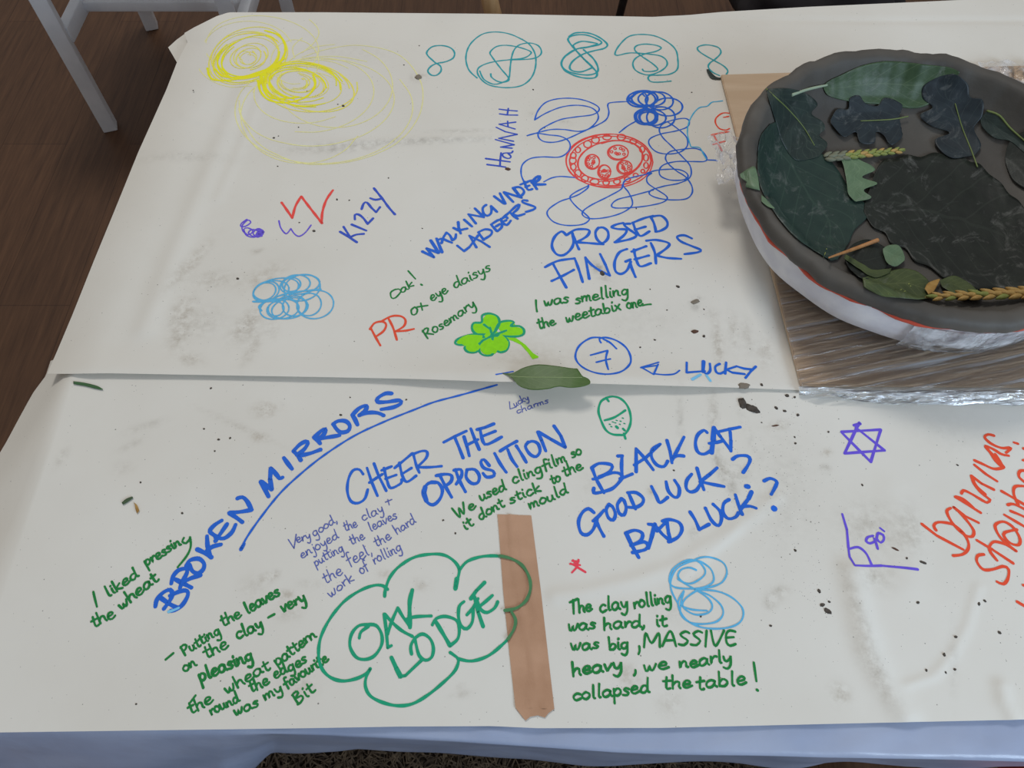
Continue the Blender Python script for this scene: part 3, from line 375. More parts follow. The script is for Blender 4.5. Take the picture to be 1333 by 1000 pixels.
 'p466 -1290 7363 168 -104|p466 -1122 7259 -108 160 174 -80|p469 -1056 7345 -126 228|p469 -1007 7350 -91 256|s393 -1089 7577 70 29 73 -38 73 -38|s394 -1022 7521 23 113 39 85|s394 -960 7725 53 -53 39 -95|s394 -868 7577 42 38 7 76|p450 -795 7931 12 -116 32 -105|p450 -858 7815 76 -48 122 35|p399 -709 7980 120 -136|p401 -533 7902 -114 185|p403 -647 8087 228 -58 -136 177|s404 -387 8280 -50 -64 16 -119 52 -39 51 39 13 80 -8 79|s404 -313 8256 89 -119|p408 -271 8458 149 -152 22 0 -83 213|p409 18 8341 -141 199|p410 -123 8544 268 -116 -126 205|p492 19 8633 111 -195|s411 19 8633 82 20 60 -41 22 -72 -53 -92|s413 192 8768 22 -104 36 -73 60 21|s414 131 8705 152 84|s413 206 8653 60 32|s496 305 8789 37 -94 36 -83|s498 305 8747 69 116 54 21 -17 -74 -69 -94 165 -6|p390 -792 7474 102 -105 76 77|p393 -614 7446 123 226|p392 -620 7662 106 -225|p393 -620 7662 174 -113 123 -106|s394 -493 7729 82 -152|s395 -493 7729 100 57 94 -29 -13 -85 -99 -85|s397 -308 7882 88 -134|s398 -308 7882 130 98 30 -136 -64 -96|s398 -235 7844 57 48|s401 -178 7980 87 58 22 -29|s400 -164 7999 30 -78 58 -48 58 87|s400 -149 7931 65 39|s402 -33 8137 51 -79 66 -59|s404 -149 7999 116 138 103 129 44 20 -30 -90 -73 -89|s402 11 8097 73 -39 102 39|s406 233 8367 -66 10 -8 -40 73 -41 117 -60 -30 -50 -110 -49'),
('handwriting', 'blue words CROSSED FINGERS', 'U', 'blue',
 's418 793 7672 -65 74 -105 -104 -45 -176 58 -145 99 -23 103 95 54 131 -7 193|s419 878 7726 45 -172 44 -147|s422 804 7678 117 98 136 16 78 -31 -39 -104 -140 -109|s418 933 7539 178 -15 211 -23|s422 1274 7822 -51 -90 15 -134 74 -74 84 89 9 133 -63 76 -69 -6|s423 1643 7913 -105 -31 -71 -54 88 -36 123 -16 -42 -104 -144 -133|s422 1744 7897 -92 -15 61 -90 103 -120 -96 -74 -228 -59|s427 1779 7913 179 91 141 46|s423 1789 7897 33 -151 60 -89 132 89|s424 1802 7776 164 61|s425 2062 8019 34 -122 14 -159|s425 2075 8035 139 15 76 -107 -11 -106 -94 -76 -81 -23|p406 587 7135 171 -424|s411 471 7079 183 113 244 48|s407 557 6828 165 97 156 106|s408 908 7206 46 -198 38 -199|p409 1053 7257 35 -393|s410 1053 7257 71 -122 114 -113 142 -97|p410 1380 6925 -48 196 -65 200|s411 1661 7413 -116 -64 -78 -171 -1 -170 72 -55 93 69 67 156|s412 1621 7178 74 42|s409 1688 7192 12 -127 40 -168|s412 1761 7407 10 -144 51 -170 159 56|s416 1724 7364 220 102|s413 1756 7220 209 72|s415 2016 7524 39 -175 -2 -205|s417 1953 7568 147 15 173 -59 -32 -88 -170 -144|s413 2093 7286 128 -40 197 -17|s418 2618 7613 -105 59 -104 -30 46 -88 146 -88 120 -73 -46 -44 -192 -34'),
('handwriting', 'orange-red letters PR', 'U', 'orange',
 's314 -1906 6017 63 -121 93 -169|s316 -1915 5997 53 102 102 26 57 -52 -23 -101 -85 -88|s316 -1680 6176 75 -154 67 -201|s318 -1761 6137 119 78 126 0 68 -65 -14 -102 -107 -89|s315 -1569 5959 134 13 112 25'),
('clover_drawing', 'lime green filled four-leaf clover', 'U', 'lime',
 'f0 -183 6112 -5 -46 -14 -41 -24 -33 -30 -21 -33 -7 -33 7 -31 21 -24 33 -17 41 -6 46 5 46 14 41 24 34 30 21 34 7 34 -7 30 -21 25 -34 16 -41|f0 -319 6002 -5 -36 -15 -32 -24 -26 -31 -16 -34 -6 -35 6 -31 16 -26 26 -16 32 -7 36 5 36 15 33 24 26 31 17 35 5 35 -5 31 -17 26 -26 16 -33|f0 48 6055 -3 -31 -13 -29 -23 -25 -30 -19 -35 -11 -36 -2 -34 8 -28 17 -19 24 -10 28 2 31 13 29 23 26 31 19 35 11 36 2 34 -8 28 -17 20 -24|f0 158 5965 -6 -26 -21 -24 -33 -21 -41 -15 -47 -8 -48 0 -43 8 -34 15 -24 20 -9 25 6 25 21 24 32 21 42 15 48 8 47 0 44 -7 34 -15 23 -21|f0 -42 5759 -5 -50 -14 -45 -23 -36 -28 -23 -31 -8 -32 8 -28 23 -23 36 -15 45 -6 50 4 51 14 46 23 36 28 24 32 8 32 -8 29 -24 23 -36 15 -46|f0 -175 5698 -6 -47 -17 -43 -28 -33 -34 -21 -39 -8 -39 8 -36 21 -28 33 -19 43 -7 47 5 47 17 43 28 34 35 22 39 7 40 -7 36 -22 28 -34 19 -43|f0 -368 5872 -2 -33 -20 -35 -35 -33 -48 -29 -55 -22 -57 -12 -53 -2 -46 9 -32 19 -16 27 2 32 19 35 35 34 48 29 55 22 58 13 54 2 46 -10 32 -19|f0 -414 5702 -5 -31 -14 -29 -23 -23 -29 -14 -33 -5 -33 5 -29 14 -25 23 -16 29 -6 31 4 32 15 29 23 23 29 15 33 5 33 -5 30 -15 24 -23 16 -29|f0 -170 5896 -6 -31 -17 -28 -28 -22 -34 -14 -38 -5 -38 5 -35 14 -27 22 -18 28 -7 31 5 31 17 28 27 23 35 14 38 5 39 -5 35 -14 27 -23 18 -28|f0 -67 5871 124 -25 122 -112 101 -147 70 -60 -11 -24 -71 -24 -59 121 -91 134 -103 62 -72 30'),
('clover_drawing', 'dark teal outline of the clover', 'U', 'seagreen',
 's329 -243 5934 71 139 -22 129 -106 57 -104 -31 -8 -116 -104 -13 -25 -77 39 -88 126 -58 123 33|s328 -233 5946 61 153 125 38 73 -25 -42 -64 115 0 62 -64 -22 -88 -144 -25 -207 25|s323 -242 5884 134 -13 62 -99 -20 -124 -81 -48 -82 36 -40 -85 -101 -5 -63 78 7 148 173 112|s324 -253 5896 -145 13 -185 -13 -142 -75 -28 -74 72 -25 102 25 -49 -74 53 -73 102 0 55 98 22 98|s327 -296 6022 22 -101 21 -25|s326 -458 5846 205 50 175 76|s325 -272 5772 19 112|s328 -380 6073 84 -76'),
('handwriting', 'small green word Oak! at the top of the list', 'U', 'green',
 's238 -1626 6678 -60 -54 19 -94 53 0 67 108 -36 46 -63 -19|s242 -1471 7008 53 -69 59 -75|s239 -1491 6715 -31 -3 -24 -39 4 -35 24 -10 25 15 10 40 -10 42 20 -43 26 -1|s239 -1488 6822 56 -125|s239 -1406 6801 -34 -71 65 13|s328 -1273 6765 14 -11'),
('handwriting', 'small green words ox eye daisys', 'U', 'green',
 's247 -1337 6371 -43 -52 20 -78 51 13 12 78 -40 39|p247 -1257 6437 29 -118|p248 -1306 6371 147 27|s249 -1116 6510 41 45 -15 30 -27 -16 -6 -51 19 -31 33 2 25 50|s250 -1059 6607 31 -42 25 1 7 47 -12 34 46 -123 -3 -59 -39 -2|s251 -964 6625 41 42 -15 26 -27 -14 -6 -49 22 -30 28 -1 29 54|s252 -758 6818 -37 -18 -17 -51 22 -38 31 6 18 58|s253 -782 6923 51 -153 26 -18|s253 -636 6879 -38 -2 -29 -40 1 -44 26 -20 32 20 15 50 -7 44 14 -50 26 -14|s253 -597 6927 20 -73 24 -10|s255 -615 6969 1 13|s254 -505 6978 -33 -3 -13 -38 31 -1 33 -12 -15 -40 -35 -14|s254 -479 7004 25 -49 31 2 18 53 -7 36 32 -131 -15 -64 -39 5|s256 -325 7100 -35 -8 -12 -37 32 -2 26 -10 -13 -44 -41 -10'),
('handwriting', 'small green word Rosemary above the clover', 'U', 'green',
 's242 -1203 5966 78 -133|s242 -1202 5945 33 50 41 3 -7 -64 -30 -34|s242 -1149 5915 97 -16|s243 -1055 6024 -16 -50 24 -39 35 2 14 49 -18 40 -36 -2 -14 -16|s243 -946 6077 -28 -10 -9 -32 30 1 25 -5 -7 -36 -30 -15|s244 -916 6070 48 55 -20 17 -23 -12 -5 -52 19 -27 34 11 24 44|s245 -855 6171 35 -67 -14 47 4 44 26 -6 24 -53 -19 50 10 44 19 -9 23 -42 16 1|s246 -683 6312 -33 -9 -19 -34 5 -44 24 -11 27 19 8 49 -12 42 23 -48 23 -6|s247 -656 6363 38 -78 -20 51 12 51 17 8|s247 -599 6415 36 -49 25 7 5 55 -9 34 53 -121 -9 -66 -39 -2'),
('handwriting', 'small green words I was smelling the weetabix one', 'U', 'green',
 's285 331 6490 2 -106 9 -91|s285 446 6474 23 -82 17 18 14 57 5 -63 32 13 19 80|s286 667 6510 -31 13 -45 -29 -7 -42 16 -31 32 5 29 39 9 59 -1 -67 26 -21|s286 779 6533 -34 6 -25 -24 32 -17 21 -23 -26 -29 -40 5|s286 942 6517 -32 5 -23 -26 34 -11 21 -19 -23 -33 -40 -2|s287 967 6552 8 -100 2 68 30 42 20 -19 2 -76 4 65 22 43 19 -23 2 -65 16 -6|s287 1119 6529 73 26 -8 32 -38 -4 -23 -44 3 -41 38 -7 52 32|s287 1247 6711 -1 -182 18 -16|s288 1308 6742 4 -192 19 -12|s287 1364 6636 1 -81 21 -15|s289 1373 6685 -2 8|s288 1409 6647 2 -100 8 64 35 49 19 -22 1 -62 25 -8|s288 1600 6661 -31 15 -38 -40 3 -49 38 0 30 44 6 42|s287 1610 6674 -8 -139 -35 -56 -42 18|s280 360 6162 22 -138 18 -13 15 17|s281 342 6102 58 23|s281 408 6186 28 -165|s280 430 6067 20 49 25 -1 10 -46 15 -25|s281 518 6092 52 27 -11 25 -24 -3 -21 -42 12 -30 27 -10 41 34|s281 736 6188 17 -74 21 16 7 57 12 -58 26 9 14 80|s282 864 6191 61 32 -9 33 -32 -4 -21 -52 9 -37 31 -10 48 40|s283 964 6223 62 29 -7 34 -32 -5 -23 -51 11 -38 30 -8 49 39|s283 1082 6362 3 -137 24 -12 21 12|s284 1052 6299 70 29|s283 1221 6324 -38 12 -36 -34 -7 -38 17 -31 34 11 26 41 3 49 0 -61 26 -16|s284 1254 6428 14 -163|s284 1268 6305 24 43 38 -2 9 -38 -23 -38 -44 -3|s284 1372 6389 8 -77 17 -14|s286 1376 6439 5 16|s284 1417 6395 71 -73|s284 1479 6416 -63 -110|s285 1606 6443 -26 -39 2 -42 32 -18 24 37 -7 44 -27 17 -11 -8|s285 1649 6442 9 -97 2 64 20 40 19 -14 5 -56 14 -14|s285 1737 6430 44 25 -4 36 -28 -7 -14 -45 5 -36 24 -16 35 39|s285 1794 6395 65 16 53 5'),
('handwriting', 'blue number 7 in a circle', 'U', 'blue',
 's285 1180 5859 -135 -13 -149 -124 -63 -171 28 -144 95 -119 136 -70 159 -12 164 59 121 142 21 144 -49 147 -115 111 -141 50 -84 -25 17 -62|s288 1220 5834 88 -62 75 -99|s286 1034 5556 120 44 109 41|s284 1263 5636 -35 -157 13 -186|s284 1100 5426 87 33 99 32'),
('arrow_drawing', 'blue arrow pointing left', 'U', 'blue',
 's257 2168 5300 -77 -64 -121 -18 -129 14|p258 1678 5347 143 -125 84 185|p259 1678 5347 238 96|p259 1671 5340 226 48'),
('handwriting', 'blue word LUCKY', 'U', 'blue',
 'p352 2285 5443 -30 -178 244 35|s352 2507 5443 -26 -131 32 -59 58 59 16 119|s352 2718 5431 -67 -48 -3 -95 46 -23 77 47|p353 2806 5455 -48 -190|p352 2934 5395 -145 -60 69 -47 157 -19|s353 2934 5395 95 -36 109 -12|p352 3186 5395 -84 -83 -87 -106|p518 2510 5467 -37 -179'),
('ink_smear', 'pale blue ink smear below the word', 'U', 'palecyan',
 'p396 2310 5148 121 88|p396 2509 5222 33 -84'),
('pen_line', 'end of the long blue line', 'U', 'blue',
 's187 -204 5183 99 23 120 35'),
('handwriting', 'thick blue words BROKEN MIRRORS', 'L', 'blue',
 's477 -3918 2282 -1 76 50 77 69 31 37 -48 -10 -68 -46 -93|s476 -3881 2375 99 -59 105 -51|s477 -3785 2401 108 51 69 0 19 -51 -37 -102 -71 -59 -41 -5|s484 -3802 2538 2 79 45 70 83 18 18 -45 -29 -105 -11 -65|s482 -3766 2582 96 -44 101 -48|s484 -3666 2555 77 44 94 30|s488 -3680 2740 30 62 92 18 72 -53 6 -71 -51 -44 -66 26 -50 71|s492 -3599 2932 87 -40 99 -57|s495 -3516 3085 33 -120 61 -127|s494 -3482 2920 61 45 83 22|s501 -3386 3277 -77 -62 -29 -75 121 -74|s500 -3314 3234 -38 -84 -56 -121|s499 -3214 3224 -27 -93 -76 -70 -100 14|s505 -3314 3372 92 -57 82 -57|s507 -3314 3372 133 14 122 25|s511 -3059 3411 -74 110 -64 49 -55 -16|p515 -3012 3772 124 -192|p516 -3002 3768 136 -100|p519 -2866 3668 -41 140 -12 131|s521 -2920 3946 77 -78 50 -56 31 12|s525 -2783 4083 58 -72 61 -72|s528 -2680 4177 62 -62 46 -63|s531 -2680 4177 59 84 70 47 32 -26 -36 -84 -74 -73|s529 -2600 4115 128 31 121 52|s534 -2455 4368 53 -43 34 -43|s537 -2449 4368 69 86 53 32 -9 -76 -59 -64|s535 -2376 4346 102 22 131 25|s540 -2239 4551 53 44 97 0 61 -66 -17 -75 -84 -18 -63 50 -36 54|s543 -2012 4683 35 -55 43 -83|s546 -2012 4683 77 100 84 34 -3 -67 -71 -67|s545 -1924 4676 112 40 117 -4 77 -36|s550 -1543 4998 -79 0 -92 -68 5 -57 117 0 155 23 23 -46 -93 -56 -144 -29'),
('pen_line', 'long curved blue line under the slanting words', 'L', 'blue',
 's412 -3098 2929 24 64|s264 -3098 2929 44 146 119 244 170 290 186 229 263 266 346 274 364 206 374 177 248 112 329 102 461 150'),
('ink_smear', 'bright blue smear under the first letter', 'L', 'palecyan',
 's296 -3761 2223 63 22 38 20'),
('handwriting', 'blue words CHEER THE OPPOSITION', 'L', 'blue',
 's344 -1795 3868 -52 61 -74 -10 -43 -111 3 -160 56 -127 84 -25 76 54 25 118|p345 -1756 3950 73 -182 86 -179|p347 -1678 4011 71 -163 109 -196|p346 -1710 3758 147 110|s349 -1576 3919 116 51|s346 -1551 3950 51 -162 54 -100 115 60 5 50|s347 -1520 3808 125 50|s351 -1421 3950 105 102 96 94|s347 -1370 4021 50 -173 61 -80 106 80|s348 -1331 3868 115 82|s350 -1210 4146 47 -155 44 -102|s352 -1210 4135 101 42 67 -10 -5 -84 -104 -123|s349 -1151 3960 158 0 139 14|p424 -841 4299 130 79 141 76|p421 -710 4368 62 -149 52 -136|p421 -596 4378 42 -138 32 -125|p423 -513 4486 51 -140 61 -148|p422 -554 4261 131 75|p427 -436 4475 105 33 105 50|s424 -398 4475 42 -171 57 -32 170 100|p425 -377 4378 171 76|s407 -908 3758 -92 -10 -58 -100 44 -127 84 -48 78 77 22 118 -59 90 -75 10|p642 -1037 3698 -10 -79 32 -88|s409 -866 3848 71 -140 79 -138|s411 -913 3848 111 20 75 -20 -6 -80 -80 -64|s410 -684 3929 52 -141 78 -149|s412 -702 3919 83 10 12 -81 -60 -110|s412 -544 3929 -7 -101 67 -80 74 10 16 90 -57 81 -84 0|s414 -275 3980 -67 83 -37 -31 39 -82 112 -41 10 -61 -83 -20 -47 50|s416 -212 4146 67 -135 75 -118|s421 -146 4177 103 74 105 63|s417 -52 4198 47 -125 66 -103|s419 52 4251 66 -116 55 -107|s421 204 4304 -38 -64 55 -105 75 -31 48 73 -26 105 -76 32 -57 -32|p423 321 4443 45 -118 48 -144|p423 330 4443 160 -107 164 -106|p424 654 4230 -48 159 -82 140'),
('handwriting', 'tiny ballpoint words Lucky charms', 'L', 'ballpoint',
 'p126 -32 4876 8 -107 80 31|s126 22 4847 14 -35 19 -5 6 27 -7 33 11 -39 16 -4|s126 107 4893 -16 1 -14 -24 6 -21 21 -8 18 25|s126 98 4961 37 -101|s126 149 4929 -19 -44 39 -5|s126 164 4929 17 -21 16 -2 4 27 0 17 16 -65 -7 -32 -22 2|s125 109 4758 -24 -1 -22 -23 6 -19 21 -5 26 21|s125 115 4818 19 -93|s125 130 4751 18 28 21 5 5 -27 12 -9|s126 245 4815 -23 2 -21 -21 -2 -21 13 -10 22 8 12 22 -1 26 5 -30 16 -7|s126 275 4835 11 -43 -4 29 15 24 17 5|s126 322 4851 9 -43 -3 30 19 24 10 -8 7 -32 -3 29 17 23 14 -5 3 -28 10 -1|s126 459 4900 -23 -4 -13 -16 21 -2 13 -6 -9 -20 -27 -5'),
('handwriting', 'ballpoint note beginning Very good', 'L', 'ballpoint',
 'p129 -2574 3048 81 -105 1 169|s129 -2475 3036 36 22 -15 20 -19 -7 -4 -27 14 -23 21 -5 22 26|s130 -2425 3078 25 -52 -9 35 7 28 11 2|s130 -2383 3099 22 -30 16 -2 8 28 -4 21 26 -78 -5 -32 -28 6|s130 -2266 3155 -25 -4 -10 -31 23 -26 21 11 2 32 -13 23|s130 -2268 3159 48 -78 -1 -36 -31 -3|s130 -2228 3193 -11 -32 14 -23 28 3 12 31 -16 22 -27 -2 -7 -9|s131 -2174 3236 -11 -33 14 -22 29 7 9 28 -12 20 -28 -1 -6 -9|s131 -2100 3287 -23 -11 -7 -30 19 -25 22 9 4 31|s131 -2130 3345 52 -87 19 -4|s131 -2043 3269 6 -17 1 -18|s128 -2397 2848 33 27 -14 18 -17 -10 -5 -28 15 -21 26 4 21 29|s128 -2355 2909 30 -49 -14 36 5 29 22 -1 18 -31 17 1|s128 -2275 2957 46 -79 0 -33 -25 2|s129 -2291 2985 -1 3|s129 -2240 2987 -12 -33 16 -25 29 2 13 30 -18 25 -27 3 -9 -12|s129 -2198 3003 27 -24 19 2 3 31 -7 20 39 -75 -3 -40 -29 0|s129 -2123 3020 31 31 -14 17 -21 -10 0 -29 14 -25 29 2 17 34|s130 -2037 3107 -21 -10 -11 -30 19 -24 23 7 8 34|s130 -2061 3171 46 -92 21 -5|s130 -1957 3252 34 -85 19 -6 5 10|s131 -1958 3211 32 21|s131 -1932 3277 46 -111|s131 -1897 3194 3 35 19 0 14 -30 15 -12|s131 -1843 3215 29 20 -12 22 -18 -6 -3 -30 13 -22 23 -4 15 26|s131 -1709 3343 -26 2 -16 -29 11 -25 26 -9 24 29|s132 -1712 3426 44 -104 18 -3|s132 -1601 3397 -28 2 -16 -23 2 -30 19 -18 23 14 8 29 -10 35 13 -39 22 -8|s132 -1581 3425 26 -33 20 -1 7 34 -9 25 36 -92 -7 -42 -29 4|p133 -1470 3541 23 -68|p133 -1495 3507 74 34|s127 -2241 2781 54 -91|s127 -2230 2762 3 31 23 -2 14 -23 -7 -25 -21 0|s128 -2195 2811 22 -33 22 -5 1 29 -11 29 19 -36 17 -4|s128 -2153 2890 40 -73 19 -4 4 7|s128 -2154 2850 33 26|s128 -2119 2918 46 -79 15 -2 5 10|s128 -2115 2879 30 25|s128 -2062 2896 22 -39 14 -3|s128 -2074 2919 -3 7|s128 -2047 2908 32 -48 -16 34 6 26 17 -2 19 -33 14 -1|s129 -1949 2953 -23 1 -7 -26 17 -28 20 8 0 27 -8 24|s128 -1950 2963 40 -81 0 -37 -29 1|s129 -1872 3085 40 -82 18 -5 4 9|s129 -1873 3042 36 24|s130 -1844 3108 52 -100|s129 -1804 3034 2 32 22 6 14 -31 15 -11|s130 -1748 3064 31 20 -15 21 -16 -6 -4 -31 14 -20 23 -4 20 27|s130 -1676 3257 47 -100 15 -3|s131 -1612 3193 32 24 -15 18 -17 -5 -3 -32 16 -24 22 -1 17 31|s131 -1526 3269 -23 1 -17 -25 7 -26 20 -15 17 9 5 30 -11 30 16 -37 19 -5|s131 -1508 3282 42 -48 1 22 -2 50|s131 -1442 3290 31 24 -13 19 -18 -6 -5 -32 14 -20 25 -2 20 29|s132 -1362 3359 -23 -2 -6 -25 22 0 21 -11 -6 -22 -24 -6|s126 -2117 2647 47 -93 22 -2 8 13|s126 -2121 2599 47 32|s126 -2088 2693 65 -121|s126 -2040 2601 4 40 26 7 20 -33 20 -12|s126 -1969 2649 42 29 -18 22 -23 -7 -6 -41 19 -22 30 -2 21 32|s128 -1863 2896 -24 -3 5 -33 71 -132|s128 -1878 2798 45 36|s128 -1797 2800 40 30 -19 25 -21 -12 -1 -37 19 -27 29 4 23 36|s128 -1730 2841 40 33 -20 24 -23 -12 2 -40 18 -25 28 -2 23 38|s128 -1706 2981 62 -110 19 -4|s128 -1599 2886 4 -19 3 -21|s129 -1582 3068 39 -87 20 -5 6 9|s129 -1587 3020 43 28|s129 -1551 3093 53 -103|s129 -1510 3016 4 36 23 4 17 -30 16 -12|s130 -1450 3058 39 26 -15 23 -19 -6 -8 -38 17 -20 25 -2 21 31|s130 -1392 3218 71 -108|s130 -1341 3140 -1 36 23 8 20 -32 17 -12|s131 -1253 3217 -21 0 -13 -25 5 -26 20 -10 14 11 6 29 -12 26 16 -31 19 -3|s131 -1238 3245 37 -51 -19 33 3 32 13 4|s131 -1157 3297 -26 -7 -3 -34 17 -26 24 4 2 36|s131 -1188 3364 52 -97 20 -8|s125 -2043 2426 46 -38 8 16 -15 39 26 -35 20 17 -20 57|s125 -1936 2509 -10 -32 15 -22 31 10 12 34 -16 19 -30 -7 -8 -9|s126 -1899 2550 40 -44 -24 32 11 35 14 8|s126 -1876 2632 68 -94|s126 -1804 2620 -20 -59 60 15|s127 -1707 2711 -8 -31 21 -26 25 -1 7 29 -17 25 -30 4 -4 -7|s127 -1672 2802 -18 2 7 -27 60 -102|s127 -1678 2727 32 29|s128 -1576 2809 32 -55 -18 35 5 33 11 2|s128 -1522 2855 -9 -30 13 -26 28 -4 10 29 -16 26 -26 6 -7 -9|s128 -1501 2928 52 -103 13 -6|s128 -1465 2940 48 -95 17 -3|s128 -1411 2908 25 -48 12 -5|s129 -1426 2935 0 11|s128 -1388 2916 31 -53 -15 35 5 31 19 -3 19 -39 16 -1|s129 -1288 2970 -21 1 -13 -30 16 -29 25 5 3 33 -7 26|s128 -1287 2975 39 -85 -6 -35 -28 1'),
('handwriting', 'green note beginning We used clingfilm', 'L', 'green',
 's243 -705 3427 98 -112 -18 117 63 -77 -15 148|s244 -501 3427 48 38 -14 18 -30 -13 -8 -40 19 -22 33 6 27 42|s245 -386 3586 20 -47 25 -10 15 41 -7 42 13 -51 23 -6|s246 -256 3642 -29 -6 -11 -22 27 -2 22 -11 -8 -25 -34 -7|s246 -227 3628 45 32 -15 22 -25 -10 -7 -35 12 -25 27 -8 34 38|s247 -107 3713 -29 -5 -17 -36 13 -34 26 4 17 38|s247 -122 3791 32 -112 23 -13|s249 67 3826 -33 6 -22 -36 4 -33 33 -13 34 33|s249 76 3936 40 -134 18 -9|s249 146 3873 16 -58 19 -6|s250 139 3909 3 11|s250 181 3885 21 -66 -5 46 22 37 21 -7 12 -43 19 2|s250 337 3955 -30 -1 -26 -34 16 -37 33 6 15 42 -6 31|s249 342 3961 23 -105 -19 -42 -44 -4|s252 419 4065 -28 -1 -4 -26 29 -133|s251 365 3974 66 35|s251 451 4019 16 -60 19 -3|s252 445 4053 4 12|s252 485 4124 35 -137 21 -9|s252 539 4069 25 -76 -9 52 18 39 20 -14 17 -56 -12 51 20 36 16 -11 11 -48 16 -1|s253 760 4165 -22 -2 -11 -26 27 -2 19 -8 -6 -26 -29 -11|s254 806 4196 -21 -37 12 -28 34 -2 17 35 -11 32 -32 2 -11 -14|s240 -556 3214 25 -39 19 1|s241 -564 3246 -3 8|s241 -527 3300 47 -84 25 1 9 14|s241 -535 3245 52 46|s242 -339 3368 -30 -15 -15 -35 20 -25 27 5 10 38|s243 -365 3439 45 -108 24 -4|s243 -283 3416 -18 -37 13 -26 36 4 16 32 -15 29 -34 -2 -9 -13|s243 -241 3441 35 -59 -15 41 13 38 23 -4 16 -40 18 5|s244 -158 3539 39 -88 23 -3 9 13|s245 -168 3491 51 33|s245 29 3564 -33 -7 -15 -25 29 -1 28 -6 -18 -28 -37 -10|s245 56 3640 26 -90 28 -1 11 10|s246 40 3591 60 32|s246 128 3624 17 -47 19 -6|s247 124 3661 -1 6|s246 235 3663 -34 1 -23 -37 5 -30 34 -10 39 37|s247 245 3747 37 -128|s247 321 3711 -46 -59 70 -4|s248 475 3846 18 -88 19 -9 6 11|s249 461 3800 45 20|s249 544 3841 -21 -34 8 -31 28 -9 19 33 -5 32 -30 6 -10 -4|s250 631 3958 20 -100 21 -7 11 13|s250 609 3906 59 29|s251 665 4021 41 -152|s250 697 3908 16 48 26 0 16 -41 12 -18|s251 783 3942 50 28 -7 24 -31 -7 -15 -38 11 -27 33 -1 37 31|s244 195 3484 26 -67 -6 47 15 34 18 -11 14 -49 -5 43 15 37 19 -10 13 -46 16 2|s245 357 3561 -27 -35 8 -36 39 1 24 34 -8 30 -39 5 -8 -10|s245 418 3572 12 -48 33 -5 17 40 -5 42 11 -49 24 -9|s246 504 3703 35 -128 23 -1|s246 631 3673 -37 -12 -23 -35 18 -25 28 2 20 39|s247 624 3749 22 -110 23 -10'),
('acorn_drawing', 'green pen drawing of an acorn', 'L', 'seagreen',
 's306 1203 4930 -72 -57 -37 -135 30 -154 50 -120 73 -54 85 -10 68 10 65 98 30 131 -26 166 -80 113 -105 34 -81 -22|s306 1164 4606 128 44 143 100|p290 1391 4421 14 -75|s344 1203 4930 27 -46|p169 1235 4519 13 -5|p169 1287 4573 13 -4|p169 1343 4551 13 -4|p170 1388 4639 13 -5|p169 1402 4562 13 -4|p168 1310 4497 14 -5|p169 1259 4584 13 -4|p169 1218 4551 13 -4|p169 1308 4606 14 -4|p169 1356 4595 13 -4|p337 1302 4519 18 -22|p337 1386 4486 18 -22'),
('handwriting', 'blue words BLACK CAT GOOD LUCK? BAD LUCK?', 'L', 'blue',
 's421 973 3939 47 -151 73 -159|s424 964 3950 97 61 148 -20 -24 -82 -135 -85 -75 -20|s421 1051 3838 170 51 91 -21 5 -60 -110 -120 -131 -49 -102 -14 4 63|p429 1292 4110 57 5|s426 1345 4104 -16 -134 -1 -142|s423 1299 3808 76 30 77 34|p428 1526 4209 -26 -310|p428 1535 4198 76 -104 97 -165|p429 1486 3991 142 92 187 178|s429 1826 4272 -102 -74 -19 -104 55 -103 82 -21 54 72|p430 1916 4325 23 -148 6 -156|p431 2131 4368 -84 -149 -104 -177|s429 1966 4083 60 32 75 -5|s433 2425 4432 -34 32 -85 -64 -43 -118 14 -115 72 -32 101 53|p623 2520 4497 -33 -172 -42 -169|p435 2520 4497 68 -129 98 -180|p433 2434 4282 87 11 79 21|p438 2570 4443 129 32 149 33|p434 2714 4443 -8 -118 -22 -148|s427 2686 4063 73 47 113 0 30 -47 -42 -83 -70 -91|p688 2804 3708 15 -2|s409 961 3376 -61 48 -75 -48 -50 -114 21 -131 70 -28 74 65 52 123|s411 946 3272 56 47 78 86|s407 974 3300 39 -113 47 -102|s412 1148 3482 -41 -67 21 -105 52 -25 32 72 -30 96 -40 20|s414 1298 3554 -55 -81 15 -106 52 -19 34 86 -20 97 -35 19|s415 1386 3629 37 -118 29 -87|s415 1377 3629 101 0 76 -69 -15 -68 -77 -48 -90 0|s417 1668 3708 44 -119 37 -87 98 68|s419 1849 3768 15 -120 65 -78 48 19 20 99 -44 100|s420 2166 3868 -66 -80 -20 -100 39 -49 76 19 67 90|p422 2241 3950 19 -142 28 -140|p423 2483 3950 -95 -82 -133 -100|s420 2273 3768 116 -30 143 -30|p474 1320 3122 51 -139 67 -145|s405 1311 3122 110 37 85 -37 -25 -84 -120 -64|s402 1389 2983 126 37 41 -37 -31 -54 -153 -37|p477 1561 2947 48 128 54 159|p406 1588 3234 71 -10 78 -112 88 -88|p408 1678 3150 129 122|p406 1806 3262 4 -131 15 -107|s407 1753 3272 91 19 104 -38 22 -85 -60 -93 -112 -55|s409 2089 3386 50 -105 31 -113|s407 2170 3168 125 66|s411 2276 3434 52 -153 71 -66 48 85 -5 95 -69 87|s412 2572 3541 -71 -49 -25 -116 52 -76 84 19 44 57|p414 2654 3599 17 -126 22 -125|p490 2852 3639 -51 -89 -110 -126|s413 2713 3453 91 0 59 -29|s420 3022 3778 80 34 68 -34 -9 -50 -87 -129|p677 3072 3424 15 -2'),
('cloud_drawing', 'green pen cloud outline with the words OAK LODGE', 'L', 'seagreen',
